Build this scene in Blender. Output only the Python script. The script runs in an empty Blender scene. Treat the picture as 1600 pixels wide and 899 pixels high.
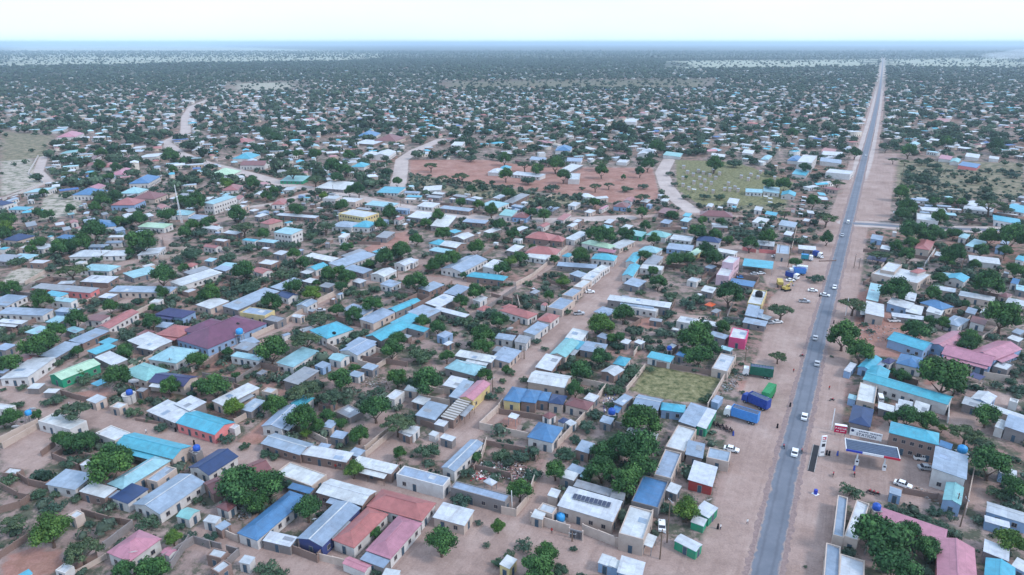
import bpy, bmesh, math, random
import numpy as np
from mathutils import Vector, Matrix
random.seed(7); rng = np.random.default_rng(11)
S = bpy.context.scene
COL = S.collection
# ------------------------------------------------------------------ camera
H_CAM, F_PX, PITCH = 110.0, 1066.67, math.radians(19.75)
cam = bpy.data.objects.new('camera', bpy.data.cameras.new('camera')); COL.objects.link(cam)
cam.data.lens = 24.0; cam.data.sensor_width = 36.0; cam.data.clip_start = 1.0; cam.data.clip_end = 90000.0
cam.location = (0, 0, H_CAM); cam.rotation_euler = (math.pi/2 - PITCH, 0, 0)
S.camera = cam
# ------------------------------------------------------------------ sky, sun, exposure, haze
HAZE_COL, HAZE_DENS = (.66,.84,1.0,1), 8.0e-5
SUN_EL, SUN_AZ = 42.0, 112.0        # azimuth clockwise from +Y
EXPOSURE = 0.60
SKY_STRENGTH = 0.10
w = bpy.data.worlds.new('World'); S.world = w; w.use_nodes = True
nt = w.node_tree; nt.nodes.clear()
def N(nt, t, **kw):
    n = nt.nodes.new(t)
    for k, v in kw.items(): setattr(n, k, v)
    return n
out = N(nt, 'ShaderNodeOutputWorld'); bg = N(nt, 'ShaderNodeBackground'); bg.inputs[1].default_value = SKY_STRENGTH
sky = N(nt, 'ShaderNodeTexSky'); sky.sky_type = 'NISHITA'; sky.sun_disc = False
sky.sun_elevation = math.radians(SUN_EL); sky.sun_rotation = math.radians(SUN_AZ)
sky.air_density = 1.0; sky.dust_density = 1.5; sky.ozone_density = 1.5; sky.altitude = 200
tc = N(nt, 'ShaderNodeTexCoord'); mp = N(nt, 'ShaderNodeMapping'); mp.inputs['Scale'].default_value = (1, 1, 5)
nz = N(nt, 'ShaderNodeTexNoise'); nz.inputs['Scale'].default_value = 2.3; nz.inputs['Detail'].default_value = 7; nz.inputs['Roughness'].default_value = .55
rp = N(nt, 'ShaderNodeValToRGB'); rp.color_ramp.elements[0].position = .30; rp.color_ramp.elements[0].color = (.78,.78,.78,1)
rp.color_ramp.elements[1].position = .70; rp.color_ramp.elements[1].color = (1,1,1,1)
mx = N(nt, 'ShaderNodeMixRGB'); mx.inputs[2].default_value = (6.9, 8.8, 11.6, 1)
nt.links.new(tc.outputs['Generated'], mp.inputs[0]); nt.links.new(mp.outputs[0], nz.inputs[0]); nt.links.new(nz.outputs[0], rp.inputs[0])
nt.links.new(rp.outputs[0], mx.inputs[0]); nt.links.new(sky.outputs[0], mx.inputs[1]); nt.links.new(mx.outputs[0], bg.inputs[0]); nt.links.new(bg.outputs[0], out.inputs[0])
sl = bpy.data.lights.new('sun', 'SUN'); sun = bpy.data.objects.new('sun', sl); COL.objects.link(sun)
sl.energy = 1.5; sl.angle = math.radians(10); sl.color = (1, .94, .93)
a = math.radians(SUN_AZ); e = math.radians(SUN_EL)
sd = Vector((math.sin(a)*math.cos(e), math.cos(a)*math.cos(e), math.sin(e)))
sun.rotation_euler = sd.to_track_quat('Z', 'Y').to_euler(); sun.location = (200, 0, 400)
S.view_settings.view_transform = 'Standard'; S.view_settings.look = 'None'; S.view_settings.exposure = EXPOSURE; S.view_settings.gamma = 1
S.view_settings.use_curve_mapping = False
S.cycles.volume_bounces = 1; S.cycles.max_bounces = 6; S.cycles.diffuse_bounces = 3
# ------------------------------------------------------------------ surveying helpers (photo pixels of a 1600 x 899 frame to metres on the plane z = h)
cp, sp = math.cos(PITCH), math.sin(PITCH)
def at(px, py, h=0.0):
    x = (px-800.0)/F_PX; v = (449.5-py)/F_PX
    dy = cp + v*sp; dz = -sp + v*cp
    t = (h-H_CAM)/dz
    return Vector((x*t, dy*t, h))
def scale_at(p):                     # photo pixels per metre at a world point
    return F_PX/(p.y*cp + (H_CAM-p.z)*sp)
def to_px(p):
    d = p.y*cp + (H_CAM-p.z)*sp; v = (-p.y*-sp)  # forward depth
    up = p.y*sp + (p.z-H_CAM)*cp
    return 800+F_PX*p.x/d, 449.5-F_PX*up/d
# ------------------------------------------------------------------ materials
def srgb(r, g, b):
    f = lambda c: (c/255/12.92) if c <= 10 else ((c/255+.055)/1.055)**2.4
    return (f(r), f(g), f(b), 1)
MATS = {}
def base_mat(name, rough=.8, spec=.3, metal=0):
    m = bpy.data.materials.new(name); m.use_nodes = True
    b = m.node_tree.nodes['Principled BSDF']; b.inputs['Roughness'].default_value = rough
    b.inputs['Specular IOR Level'].default_value = spec; b.inputs['Metallic'].default_value = metal
    return m, m.node_tree, b
def mixc(nt, f, a, b, mode='MIX'):
    n = N(nt, 'ShaderNodeMixRGB'); n.blend_type = mode
    for i, v in enumerate((f, a, b)):
        if isinstance(v, (int, float)): n.inputs[i].default_value = v
        elif isinstance(v, tuple): n.inputs[i].default_value = v
        else: nt.links.new(v, n.inputs[i])
    return n.outputs[0]
def noise(nt, vec, scale, detail=4, rough=.6):
    n = N(nt, 'ShaderNodeTexNoise'); n.inputs['Scale'].default_value = scale; n.inputs['Detail'].default_value = detail; n.inputs['Roughness'].default_value = rough
    if vec is not None: nt.links.new(vec, n.inputs['Vector'])
    return n.outputs[0]
def ramp(nt, v, stops):
    n = N(nt, 'ShaderNodeValToRGB'); cr = n.color_ramp
    while len(cr.elements) < len(stops): cr.elements.new(.5)
    for e_, (p, c) in zip(cr.elements, stops):
        e_.position = p; e_.color = c if isinstance(c, tuple) else (c, c, c, 1)
    nt.links.new(v, n.inputs[0]); return n.outputs[0]
def math_(nt, op, a, b=0.0):
    n = N(nt, 'ShaderNodeMath'); n.operation = op
    for i, v in enumerate((a, b)):
        if isinstance(v, (int, float)): n.inputs[i].default_value = v
        else: nt.links.new(v, n.inputs[i])
    return n.outputs[0]
def plain(name, c, rough=.7, spec=.3, metal=0, var=.12):
    if name in MATS: return MATS[name]
    m, nt, b = base_mat(name, rough, spec, metal)
    tc = N(nt, 'ShaderNodeTexCoord'); oi = N(nt, 'ShaderNodeObjectInfo')
    n1 = noise(nt, tc.outputs['Object'], 1.3)
    f = ramp(nt, n1, [(.3, 1-var), (.7, 1+var*.3)])
    nt.links.new(mixc(nt, 1.0, c, f, 'MULTIPLY'), b.inputs['Base Color'])
    MATS[name] = m; return m
def roof_mat(name, c, patch=.15, rust=.25, rustc=(.20,.13,.10,1), stripes=False):
    m, nt, b = base_mat(name, .42, .5)
    tc = N(nt, 'ShaderNodeTexCoord'); O = tc.outputs['Object']; oi = N(nt, 'ShaderNodeObjectInfo')
    add = N(nt, 'ShaderNodeVectorMath'); add.operation = 'ADD'
    sc = N(nt, 'ShaderNodeVectorMath'); sc.operation = 'SCALE'; sc.inputs[3].default_value = 37.0
    cmb = N(nt, 'ShaderNodeCombineXYZ')
    for i in range(3): nt.links.new(oi.outputs['Random'], cmb.inputs[i])
    nt.links.new(cmb.outputs[0], sc.inputs[0]); nt.links.new(sc.outputs[0], add.inputs[0]); nt.links.new(O, add.inputs[1]); V = add.outputs[0]
    br = N(nt, 'ShaderNodeTexBrick'); br.offset = 0; br.inputs['Scale'].default_value = 1; br.inputs['Brick Width'].default_value = 2.7; br.inputs['Row Height'].default_value = 3.1
    br.inputs['Mortar Size'].default_value = .03; br.inputs['Color1'].default_value = (1-patch,)*3+(1,); br.inputs['Color2'].default_value = (1.0,)*3+(1,); br.inputs['Mortar'].default_value = (.72,)*3+(1,)
    nt.links.new(V, br.inputs['Vector'])
    col = mixc(nt, 1.0, c, br.outputs['Color'], 'MULTIPLY')
    # object to object tint
    tint = ramp(nt, oi.outputs['Random'], [(0, (.80,.84,.90,1)), (.35, (.97,.97,.96,1)), (.7, (.88,.90,.97,1)), (1, (1.0,.99,.96,1))])
    col = mixc(nt, .9, col, tint, 'MULTIPLY')
    mpn = N(nt, 'ShaderNodeMapping'); mpn.inputs['Scale'].default_value = (1, .22, 1); nt.links.new(V, mpn.inputs[0])
    st = noise(nt, mpn.outputs[0], 1.1, 6, .7)
    big = noise(nt, V, .22, 3, .6)
    rf = math_(nt, 'MULTIPLY', ramp(nt, st, [(.50, 0.0), (.72, 1.0)]), ramp(nt, big, [(.38, .15), (.62, 1.0)]))
    col = mixc(nt, math_(nt, 'MULTIPLY', rf, rust), col, rustc)
    dirt = noise(nt, V, .6, 5, .65)
    col = mixc(nt, 1.0, col, ramp(nt, dirt, [(.28, .74), (.62, 1.04)]), 'MULTIPLY')
    if stripes:
        sx = N(nt, 'ShaderNodeTexWave'); sx.bands_direction = 'X'; sx.inputs['Scale'].default_value = .22; nt.links.new(O, sx.inputs[0])
        col = mixc(nt, ramp(nt, sx.outputs[1], [(.48, 0.0), (.52, 1.0)]), col, (.13,.11,.09,1))
    nt.links.new(col, b.inputs['Base Color'])
    wv = N(nt, 'ShaderNodeTexWave'); wv.bands_direction = 'X'; wv.inputs['Scale'].default_value = 1.4; nt.links.new(V, wv.inputs[0])
    bp = N(nt, 'ShaderNodeBump'); bp.inputs['Strength'].default_value = .25; bp.inputs['Distance'].default_value = .03
    nt.links.new(wv.outputs[1], bp.inputs['Height']); nt.links.new(bp.outputs[0], b.inputs['Normal'])
    return m
ROOFS = {  # base colours of painted and bare roofing sheet
 'w': ('white_tin', (.56,.59,.61,1), .2, .45), 'g': ('grey_tin', (.27,.29,.32,1), .18, .5), 'b': ('bluish_tin', (.29,.37,.47,1), .22, .35),
 'c': ('pale_cyan_tin', (.28,.50,.55,1), .16, .28), 'C': ('bright_cyan_tin', (.07,.38,.49,1), .16, .25), 'n': ('navy_sheet', (.018,.045,.13,1), .1, .04),
 'B': ('blue_sheet', (.065,.19,.37,1), .16, .2), 'p': ('pink_sheet', (.47,.20,.25,1), .16, .25), 'r': ('red_sheet', (.38,.13,.12,1), .16, .3),
 'm': ('maroon_sheet', (.20,.075,.075,1), .12, .18), 'u': ('purple_sheet', (.15,.05,.10,1), .18, .2), 'y': ('pale_green_sheet', (.42,.60,.42,1), .1, .1),
 't': ('teal_green_sheet', (.20,.44,.44,1), .1, .12), 'd': ('dark_indigo_sheet', (.03,.035,.12,1), .1, .04), 'x': ('slatted_tin', (.5,.48,.45,1), .15, .2), 'o': ('orange_cloth', (.75,.13,.04,1), .1, 0), 'T': ('bare_floor', (.30,.22,.17,1), .1, 0)}
RM = {k: roof_mat(v[0], v[1], v[2], v[3], stripes=(k == 'x')) for k, v in ROOFS.items()}
def wall_mat(name, c, dirt=.35, block=False):
    m, nt, b = base_mat(name, .9, .1)
    tc = N(nt, 'ShaderNodeTexCoord'); O = tc.outputs['Object']; oi = N(nt, 'ShaderNodeObjectInfo')
    n1 = noise(nt, O, .5, 6, .65)
    col = mixc(nt, math_(nt, 'MULTIPLY', ramp(nt, n1, [(.42, 0.0), (.75, 1.0)]), dirt), c, (.20,.14,.11,1))
    col = mixc(nt, .8, col, ramp(nt, oi.outputs['Random'], [(0, (.82,.80,.78,1)), (1, (1,1,1,1))]), 'MULTIPLY')
    if block:
        br = N(nt, 'ShaderNodeTexBrick'); br.inputs['Scale'].default_value = 2.2; br.inputs['Color1'].default_value = (.85,.85,.85,1); br.inputs['Color2'].default_value = (1,1,1,1); br.inputs['Mortar'].default_value = (.7,.7,.7,1)
        mp_ = N(nt, 'ShaderNodeMapping'); mp_.inputs['Rotation'].default_value = (math.pi/2, 0, 0); nt.links.new(O, mp_.inputs[0]); nt.links.new(mp_.outputs[0], br.inputs[0])
        col = mixc(nt, 1.0, col, br.outputs[0], 'MULTIPLY')
    nt.links.new(col, b.inputs['Base Color']); return m
WALLC = {'W': ('white_plaster', (.62,.61,.60,1)), 'K': ('cream_plaster', (.53,.44,.385,1)), 'G': ('grey_block', (.27,.25,.25,1)), 'T': ('brown_block', (.28,.20,.175,1)),
 'P': ('salmon_paint', (.72,.24,.24,1)), 'Y': ('yellow_paint', (.64,.52,.26,1)), 'L': ('light_blue_paint', (.26,.40,.60,1)), 'E': ('green_paint', (.03,.28,.16,1)),
 'H': ('hot_pink_paint', (.75,.10,.25,1)), 'V': ('lilac_paint', (.62,.44,.50,1)), 'N': ('indigo_paint', (.06,.08,.22,1)), 'R': ('brick_red_paint', (.34,.05,.05,1)), 'O': None}
WM = {k: wall_mat(v[0], v[1], block=(k in 'GT')) for k, v in WALLC.items() if v}
M_GLASS = plain('dark_window_pane', (.025,.03,.045,1), .15, .6, var=.3)
M_FRAME = plain('window_frame_paint', (.30,.26,.24,1))
M_DOOR = plain('door_paint', (.05,.09,.13,1), .6)
M_WOOD = plain('weathered_wood', (.16,.11,.08,1), .9)
M_STEEL = plain('galvanised_steel', (.35,.37,.40,1), .4, .5, .5)
M_WHITE = plain('white_paint', (.78,.79,.80,1), .35, .5)
M_BLACK = plain('black_rubber', (.012,.012,.014,1), .8)
M_RED = plain('red_paint', (.50,.02,.05,1), .4)
M_BLUE = plain('deep_blue_paint', (.025,.05,.40,1), .4)
M_CONC = plain('concrete', (.36,.34,.33,1), .95, var=.25)
M_SOLAR = plain('solar_cell', (.015,.022,.06,1), .12, .7, var=.1)
M_BARK = plain('bark', (.10,.07,.055,1), .95)
# ------------------------------------------------------------------ mesh builder
class MB:
    def __init__(s): s.v = []; s.f = []; s.m = []
    def face(s, pts, mi=0):
        i = len(s.v); s.v += [tuple(p) for p in pts]; s.f.append(tuple(range(i, i+len(pts)))); s.m.append(mi)
    def box(s, x0, y0, z0, x1, y1, z1, mi=0, M=None):
        P = [Vector(p) for p in ((x0,y0,z0),(x1,y0,z0),(x1,y1,z0),(x0,y1,z0),(x0,y0,z1),(x1,y0,z1),(x1,y1,z1),(x0,y1,z1))]
        if M is not None: P = [M @ p for p in P]
        i = len(s.v); s.v += [tuple(p) for p in P]
        for q in ((0,3,2,1),(4,5,6,7),(0,1,5,4),(1,2,6,5),(2,3,7,6),(3,0,4,7)):
            s.f.append(tuple(i+k for k in q)); s.m.append(mi)
    def tube(s, p0, p1, r0, r1=None, n=8, mi=0, cap=True):
        r1 = r0 if r1 is None else r1
        p0, p1 = Vector(p0), Vector(p1); d = (p1-p0).normalized()
        a = d.orthogonal().normalized(); b = d.cross(a); i = len(s.v)
        for p, r in ((p0, r0), (p1, r1)):
            for k in range(n):
                t = 2*math.pi*k/n; s.v.append(tuple(p + a*math.cos(t)*r + b*math.sin(t)*r))
        for k in range(n):
            s.f.append((i+k, i+(k+1)%n, i+n+(k+1)%n, i+n+k)); s.m.append(mi)
        if cap:
            s.f.append(tuple(range(i+n-1, i-1, -1))); s.m.append(mi); s.f.append(tuple(range(i+n, i+2*n))); s.m.append(mi)
    def lathe(s, prof, n=12, mi=0, c=(0,0,0)):
        i = len(s.v)
        for r, z in prof:
            for k in range(n):
                t = 2*math.pi*k/n; s.v.append((c[0]+r*math.cos(t), c[1]+r*math.sin(t), c[2]+z))
        for j in range(len(prof)-1):
            for k in range(n):
                s.f.append((i+j*n+k, i+j*n+(k+1)%n, i+(j+1)*n+(k+1)%n, i+(j+1)*n+k)); s.m.append(mi)
    def prism(s, prof, y0, y1, mi=0):          # profile in (x, z), swept along y
        n = len(prof); i = len(s.v)
        s.v += [(x, y0, z) for x, z in prof] + [(x, y1, z) for x, z in prof]
        for k in range(n):
            s.f.append((i+k, i+(k+1)%n, i+n+(k+1)%n, i+n+k)); s.m.append(mi)
        s.f.append(tuple(range(i+n-1, i-1, -1))); s.m.append(mi); s.f.append(tuple(range(i+n, i+2*n))); s.m.append(mi)
    def mesh(s, name, mats, smooth=False):
        me = bpy.data.meshes.new(name); me.from_pydata(s.v, [], s.f)
        for m in (mats if isinstance(mats, (list, tuple)) else [mats]): me.materials.append(m)
        me.polygons.foreach_set('material_index', s.m)
        if smooth: me.shade_smooth()
        me.update(); return me
    def build(s, name, mats, parent=None, smooth=False):
        return link(name, s.mesh(name, mats, smooth), parent)
def link(name, me, parent=None, loc=None, rz=0.0, scale=None):
    o = bpy.data.objects.new(name, me); COL.objects.link(o)
    if parent is not None: o.parent = parent
    if loc is not None: o.location = loc
    if rz: o.rotation_euler = (0, 0, rz)
    if scale is not None: o.scale = scale
    return o
def tag(o, label=None, cat=None, group=None, kind=None):
    if label: o['label'] = label
    if cat: o['category'] = cat
    if group: o['group'] = group
    if kind: o['kind'] = kind
    return o
THINGS = []      # (object, photo x, photo y, description, trailing words) : labels are written once everything stands
def thing(name, loc, rz, desc, cat, group=None, label=None, px=None):
    o = link(name, None, None, loc, rz); o['category'] = cat
    if group: o['group'] = group
    if label: o['label'] = label
    if px is None: px = to_px(Vector(loc))
    THINGS.append([o, px[0], px[1], desc, label]); return o
# ------------------------------------------------------------------ the ground: one sheet to the horizon, its soils and far sunlit bands painted in vertex colours
def P2(l, h=0): return [at(x, y, h).to_2d() for x, y in l]
ROAD = [(1178,950),(1193,899),(1213,810),(1233,719),(1255,628),(1276,539),(1299,449),(1322,359),(1345,269),(1367,179),(1376,130),(1379,100),(1380,80),(1380.5,72)]
STREETS = [  # centre line pixels, width in metres
 ([(640,899),(760,790),(830,809)], 16), ([(0,598),(75,640),(140,650),(200,665),(276,682),(320,698),(400,712),(440,722),(520,743),(560,753),(640,771),(700,792),(770,806),(830,811),(900,842),(1000,870),(1100,880)], 8),
 ([(690,700),(735,660),(770,640),(790,600),(815,570),(860,545),(890,510),(930,470),(965,425),(990,390),(1005,372)], 12),
 ([(320,838),(400,859),(500,883),(560,905)], 9), ([(815,802),(830,789),(856,745),(870,719),(885,690)], 5),
 ([(330,560),(390,529),(440,511),(472,489),(520,463),(558,439),(620,425),(660,408)], 5), ([(560,440),(640,433),(700,440),(736,440),(745,487)], 8), ([(745,487),(800,452),(860,415),(890,385)], 4),
 ([(150,425),(200,410),(250,395),(262,375),(255,368),(300,360)], 6), ([(100,520),(180,480),(250,440)], 4),
 ([(333,153),(300,167),(290,183),(290,207),(258,223),(280,240),(320,255),(400,275),(450,290),(520,300),(600,318),(680,332),(760,342),(850,345),(980,340)], 12),
 ([(690,218),(650,235),(628,250),(625,275),(620,300)], 12), ([(1045,250),(1034,270),(1042,292),(1057,312),(1082,330)], 11),
 ([(1310,350),(1240,342),(1150,338),(1080,333),(980,340)], 7), ([(68,245),(60,268),(78,287)], 7), ([(78,287),(0,312)], 5), ([(380,325),(430,318),(480,303)], 6), ([(300,360),(420,320)], 5),
 ([(1120,395),(1160,390),(1180,400),(1240,410)], 16), ([(1380,680),(1480,600),(1490,560)], 5), ([(1500,660),(1560,620)], 7), ([(1290,690),(1400,700),(1500,760)], 14),
 ([(60,600),(110,560),(140,545),(180,520)], 5), ([(1150,520),(1120,500),(960,480)], 4), ([(340,250),(420,235),(520,228)], 5), ([(1328,349),(1365,351),(1420,355),(1500,358),(1640,362)], 15)]
ZONES = [ # polygon pixels, kind
 ([(1080,899),(1110,800),(1130,719),(1140,660),(1165,600),(1190,539),(1200,470),(1230,440),(1180,410),(1250,400),(1290,370),(1320,340),(1345,340),(1340,380),(1318,480),(1300,560),(1290,650),(1285,740),(1275,820),(1258,899)], 'S'),
 ([(1258,899),(1275,800),(1285,690),(1330,700),(1430,730),(1500,760),(1440,790),(1350,780),(1310,780),(1300,850),(1290,899)], 'S'),
 ([(640,899),(660,860),(760,790),(860,800),(1080,870),(1090,899)], 'S'),
 ([(1180,400),(1290,400),(1275,450),(1200,450)], 'S'), ([(640,250),(760,250),(800,256),(850,262),(1020,262),(1032,312),(960,318),(860,300),(780,290),(700,280),(640,272)], 'R'),
 ([(760,667),(780,651),(816,653),(806,681)], 'R'), ([(868,805),(965,828),(962,848),(885,828)], 'R'), ([(1388,240),(1405,240),(1395,290),(1390,345),(1345,345),(1362,290),(1372,240)], 'S'),
 ([(1305,470),(1360,450),(1400,500),(1450,530),(1420,560),(1295,550)], 'R'), ([(1275,775),(1303,775),(1298,850),(1280,905),(1258,905)], 'R'), ([(60,850),(100,860),(100,899),(20,899)], 'R'), ([(0,870),(60,850),(60,910),(0,910)], 'R'),
 ([(115,615),(170,605),(180,615),(130,635)], 'R'), ([(372,690),(420,650),(410,690),(390,700)], 'R'), ([(990,500),(1030,495),(1025,515),(985,512)], 'R'), ([(730,640),(770,625),(745,660),(725,665)], 'R'), ([(845,540),(870,520),(865,545),(850,560)], 'R'),
 ([(1150,592),(1205,600),(1195,615),(1150,612)], 'R'), ([(728,850),(750,830),(765,838),(755,858),(735,860)], 'R'), ([(1440,600),(1490,610),(1490,650),(1480,560)], 'R'), ([(1430,880),(1300,600),(1350,620),(1360,660),(1370,690)], 'N'),
 ([(984,612),(1010,574),(1040,574),(1127,592),(1108,632),(1060,628)], 'G'), ([(1055,250),(1150,253),(1240,285),(1225,320),(1095,322),(1058,296)], 'G'), ([(1400,250),(1600,255),(1600,310),(1400,312)], 'O'),
 ([(640,272),(700,280),(780,292),(860,302),(940,318),(860,320),(760,310),(640,290)], 'O'), ([(1150,310),(1235,305),(1225,330),(1150,330)], 'O'),
 ([(0,252),(50,248),(60,268),(72,285),(0,308)], 'P'), ([(0,205),(85,212),(70,245),(0,255)], 'O'), ([(70,300),(130,310),(120,335),(60,345)], 'P'), ([(0,72),(300,71),(620,84),(540,95),(300,98),(0,104)], 'P'),  # last polygon: distant sunlit plain, its light put into the ground colour
 ([(1060,96),(1370,93),(1370,104),(1060,107)], 'P'), ([(1390,93),(1600,90),(1600,106),(1390,104)], 'P'), ([(700,128),(1100,124),(1100,136),(700,138)], 'O'), ([(370,130),(460,128),(460,140),(370,142)], 'P'),  # far pale bands right of centre: sunlight painted as ground colour
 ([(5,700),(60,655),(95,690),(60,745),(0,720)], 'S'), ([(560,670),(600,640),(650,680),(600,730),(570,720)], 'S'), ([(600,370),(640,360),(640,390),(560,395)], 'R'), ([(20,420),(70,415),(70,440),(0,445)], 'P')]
PALE = [(1328,349),(333,153),(690,218),(1045,250),(68,245),(380,325)]
def dist_poly(X, Y, pts):
    d = np.full(X.shape, 1e9)
    for a, b in zip(pts[:-1], pts[1:]):
        ax, ay, bx, by = a[0], a[1], b[0], b[1]; L2 = (bx-ax)**2+(by-ay)**2
        t = np.clip(((X-ax)*(bx-ax)+(Y-ay)*(by-ay))/L2, 0, 1)
        d = np.minimum(d, np.hypot(X-ax-t*(bx-ax), Y-ay-t*(by-ay)))
    return d
def inside(X, Y, pts):
    r = np.zeros(X.shape, bool); n = len(pts)
    for i in range(n):
        x1, y1 = pts[i]; x2, y2 = pts[(i+1) % n]
        if y1 == y2: continue
        c = ((y1 > Y) != (y2 > Y)) & (X < (x2-x1)*(Y-y1)/(y2-y1)+x1)
        r ^= c
    return r
def masks(X, Y):
    st = np.zeros(X.shape); masks.pale = np.zeros(X.shape); rd = np.zeros(X.shape); gr = np.zeros(X.shape); ol = np.zeros(X.shape); pl = np.zeros(X.shape)
    for l, wd in STREETS:
        p = P2(l); x0 = min(q[0] for q in p)-wd; x1 = max(q[0] for q in p)+wd; y0 = min(q[1] for q in p)-wd; y1 = max(q[1] for q in p)+wd
        k = (X > x0) & (X < x1) & (Y > y0) & (Y < y1)
        if k.any() and l[0] in PALE: masks.pale[k] = np.maximum(masks.pale[k], np.clip((wd*.5+2.5-dist_poly(X[k], Y[k], p))/4.0, 0, 1))
        if k.any(): st[k] = np.maximum(st[k], np.clip((wd*.5+2.5-dist_poly(X[k], Y[k], p))/4.0, 0, 1))
    p = P2(ROAD); st = np.maximum(st, np.clip((15-dist_poly(X, Y, p))/6.0, 0, 1))
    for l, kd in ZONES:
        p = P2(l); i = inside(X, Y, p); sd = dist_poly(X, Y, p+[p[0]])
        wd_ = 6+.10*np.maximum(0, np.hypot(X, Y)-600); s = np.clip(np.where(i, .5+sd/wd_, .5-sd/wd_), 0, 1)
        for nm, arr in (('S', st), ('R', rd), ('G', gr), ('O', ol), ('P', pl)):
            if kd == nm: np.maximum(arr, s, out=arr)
    rd = rd; return st, rd, gr, ol, pl
xs = np.concatenate([-700-np.cumsum(4*1.021**np.arange(0, 295))[::-1], np.arange(-700, 700.1, 3.2), 700+np.cumsum(4*1.021**np.arange(0, 295))])
ys = np.concatenate([np.arange(-60, 700, 3.2), 700+np.cumsum(3.5*1.0135**np.arange(0, 415))])
X, Y = np.meshgrid(xs, ys); nx, ny = len(xs), len(ys)
st, rd, gr, ol, pl = masks(X.ravel(), Y.ravel()); pale_st = masks.pale.copy()
pale_st = np.maximum(pale_st, np.clip((11-dist_poly(X.ravel(), Y.ravel(), P2(ROAD)))/5, 0, 1)*np.clip((Y.ravel()-420)/300, 0, 1))
GM = [a_.reshape(ny, nx) for a_ in (st, rd, gr, ol, pl)]
def soil_at(x, y):
    i = min(max(int(np.searchsorted(xs, x)), 0), nx-1); j = min(max(int(np.searchsorted(ys, y)), 0), ny-1); return [m_[j, i] for m_ in GM]
me = bpy.data.meshes.new('ground')
co = np.stack([X.ravel(), Y.ravel(), np.zeros(nx*ny)], 1)
ii = np.arange(nx*ny).reshape(ny, nx); q = np.stack([ii[:-1,:-1], ii[:-1,1:], ii[1:,1:], ii[1:,:-1]], -1).reshape(-1, 4)
me.vertices.add(nx*ny); me.vertices.foreach_set('co', co.ravel()); me.loops.add(q.size); me.loops.foreach_set('vertex_index', q.ravel().astype(np.int32))
me.polygons.add(len(q)); me.polygons.foreach_set('loop_start', np.arange(0, q.size, 4, dtype=np.int32)); me.polygons.foreach_set('loop_total', np.full(len(q), 4, np.int32)); me.update()
for nm, arrs in (('soilA', (st, rd, gr)), ('soilB_sunlit', (ol, pl, pale_st))):
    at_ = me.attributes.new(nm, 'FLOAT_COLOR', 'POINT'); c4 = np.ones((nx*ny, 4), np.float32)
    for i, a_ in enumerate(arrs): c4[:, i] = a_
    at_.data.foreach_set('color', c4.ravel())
m, nt, b = base_mat('soil_and_scrub', .95, .1)
tc = N(nt, 'ShaderNodeTexCoord'); O = tc.outputs['Object']
def attr(n):
    a_ = N(nt, 'ShaderNodeAttribute'); a_.attribute_name = n; s_ = N(nt, 'ShaderNodeSeparateColor'); nt.links.new(a_.outputs['Color'], s_.inputs[0]); return s_.outputs
A, B_ = attr('soilA'), attr('soilB_sunlit')
nbig = noise(nt, O, .012, 5, .6); nmid = noise(nt, O, .07, 6, .65); nfin = noise(nt, O, .45, 6, .7); nscr = noise(nt, O, .16, 7, .72); ntin = noise(nt, O, 2.2, 4, .7)
nfar = noise(nt, O, .0015, 6, .65)
soil = ramp(nt, nmid, [(.28, (.20,.145,.125,1)), (.5, (.285,.21,.19,1)), (.7, (.37,.285,.26,1))])
soil = mixc(nt, ramp(nt, nbig, [(.48, 0.0), (.62, .6)]), soil, (.27,.12,.085,1))
scrub = ramp(nt, nfin, [(.3, (.03,.05,.03,1)), (.7, (.075,.095,.06,1))])
soil = mixc(nt, ramp(nt, nscr, [(.46, 0.0), (.56, .85)]), soil, scrub)
def zone(base, mask, col, edge=.35, amt=1.0, nn=None):
    f = math_(nt, 'ADD', mask, math_(nt, 'MULTIPLY', math_(nt, 'SUBTRACT', nn or nscr, .5), edge*2))
    return mixc(nt, math_(nt, 'MULTIPLY', ramp(nt, f, [(.42, 0.0), (.62, 1.0)]), amt), base, col)
sand = ramp(nt, nmid, [(.3, (.255,.18,.155,1)), (.5, (.33,.24,.21,1)), (.72, (.40,.305,.27,1))])
mpt = N(nt, 'ShaderNodeMapping'); mpt.inputs['Rotation'].default_value = (0, 0, math.radians(27)); nt.links.new(O, mpt.inputs[0]); mps = N(nt, 'ShaderNodeMapping'); mps.inputs['Scale'].default_value = (.8, .035, 1); nt.links.new(mpt.outputs[0], mps.inputs[0])
trk = noise(nt, mps.outputs[0], 1.0, 4, .6)
sand = mixc(nt, ramp(nt, trk, [(.54, 0.0), (.66, .28)]), sand, (.215,.15,.13,1)); sand = mixc(nt, ramp(nt, trk, [(.32, .2), (.44, 0.0)]), sand, (.44,.35,.31,1))
sand = mixc(nt, ramp(nt, nscr, [(.58, 0.0), (.70, .35)]), sand, (.26,.17,.13,1))
red = ramp(nt, nmid, [(.3, (.30,.135,.105,1)), (.7, (.40,.225,.185,1))])
grs = ramp(nt, nfin, [(.35, (.06,.08,.035,1)), (.50, (.17,.165,.085,1)), (.7, (.28,.255,.15,1))])
olv = ramp(nt, nscr, [(.42, (.27,.22,.16,1)), (.52, (.17,.16,.105,1)), (.62, (.07,.085,.05,1))])
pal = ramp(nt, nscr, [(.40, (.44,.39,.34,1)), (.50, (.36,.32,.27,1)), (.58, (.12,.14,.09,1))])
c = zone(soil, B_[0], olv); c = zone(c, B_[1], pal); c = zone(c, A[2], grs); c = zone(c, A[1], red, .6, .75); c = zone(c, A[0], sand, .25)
c = zone(c, B_[2], ramp(nt, nmid, [(.3, (.36,.30,.28,1)), (.7, (.50,.43,.40,1))]), .2)
c = mixc(nt, 1.0, c, ramp(nt, ntin, [(.3, .82), (.7, 1.12)]), 'MULTIPLY'); c = mixc(nt, 1.0, c, ramp(nt, nfin, [(.3, .86), (.7, 1.1)]), 'MULTIPLY')
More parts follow.
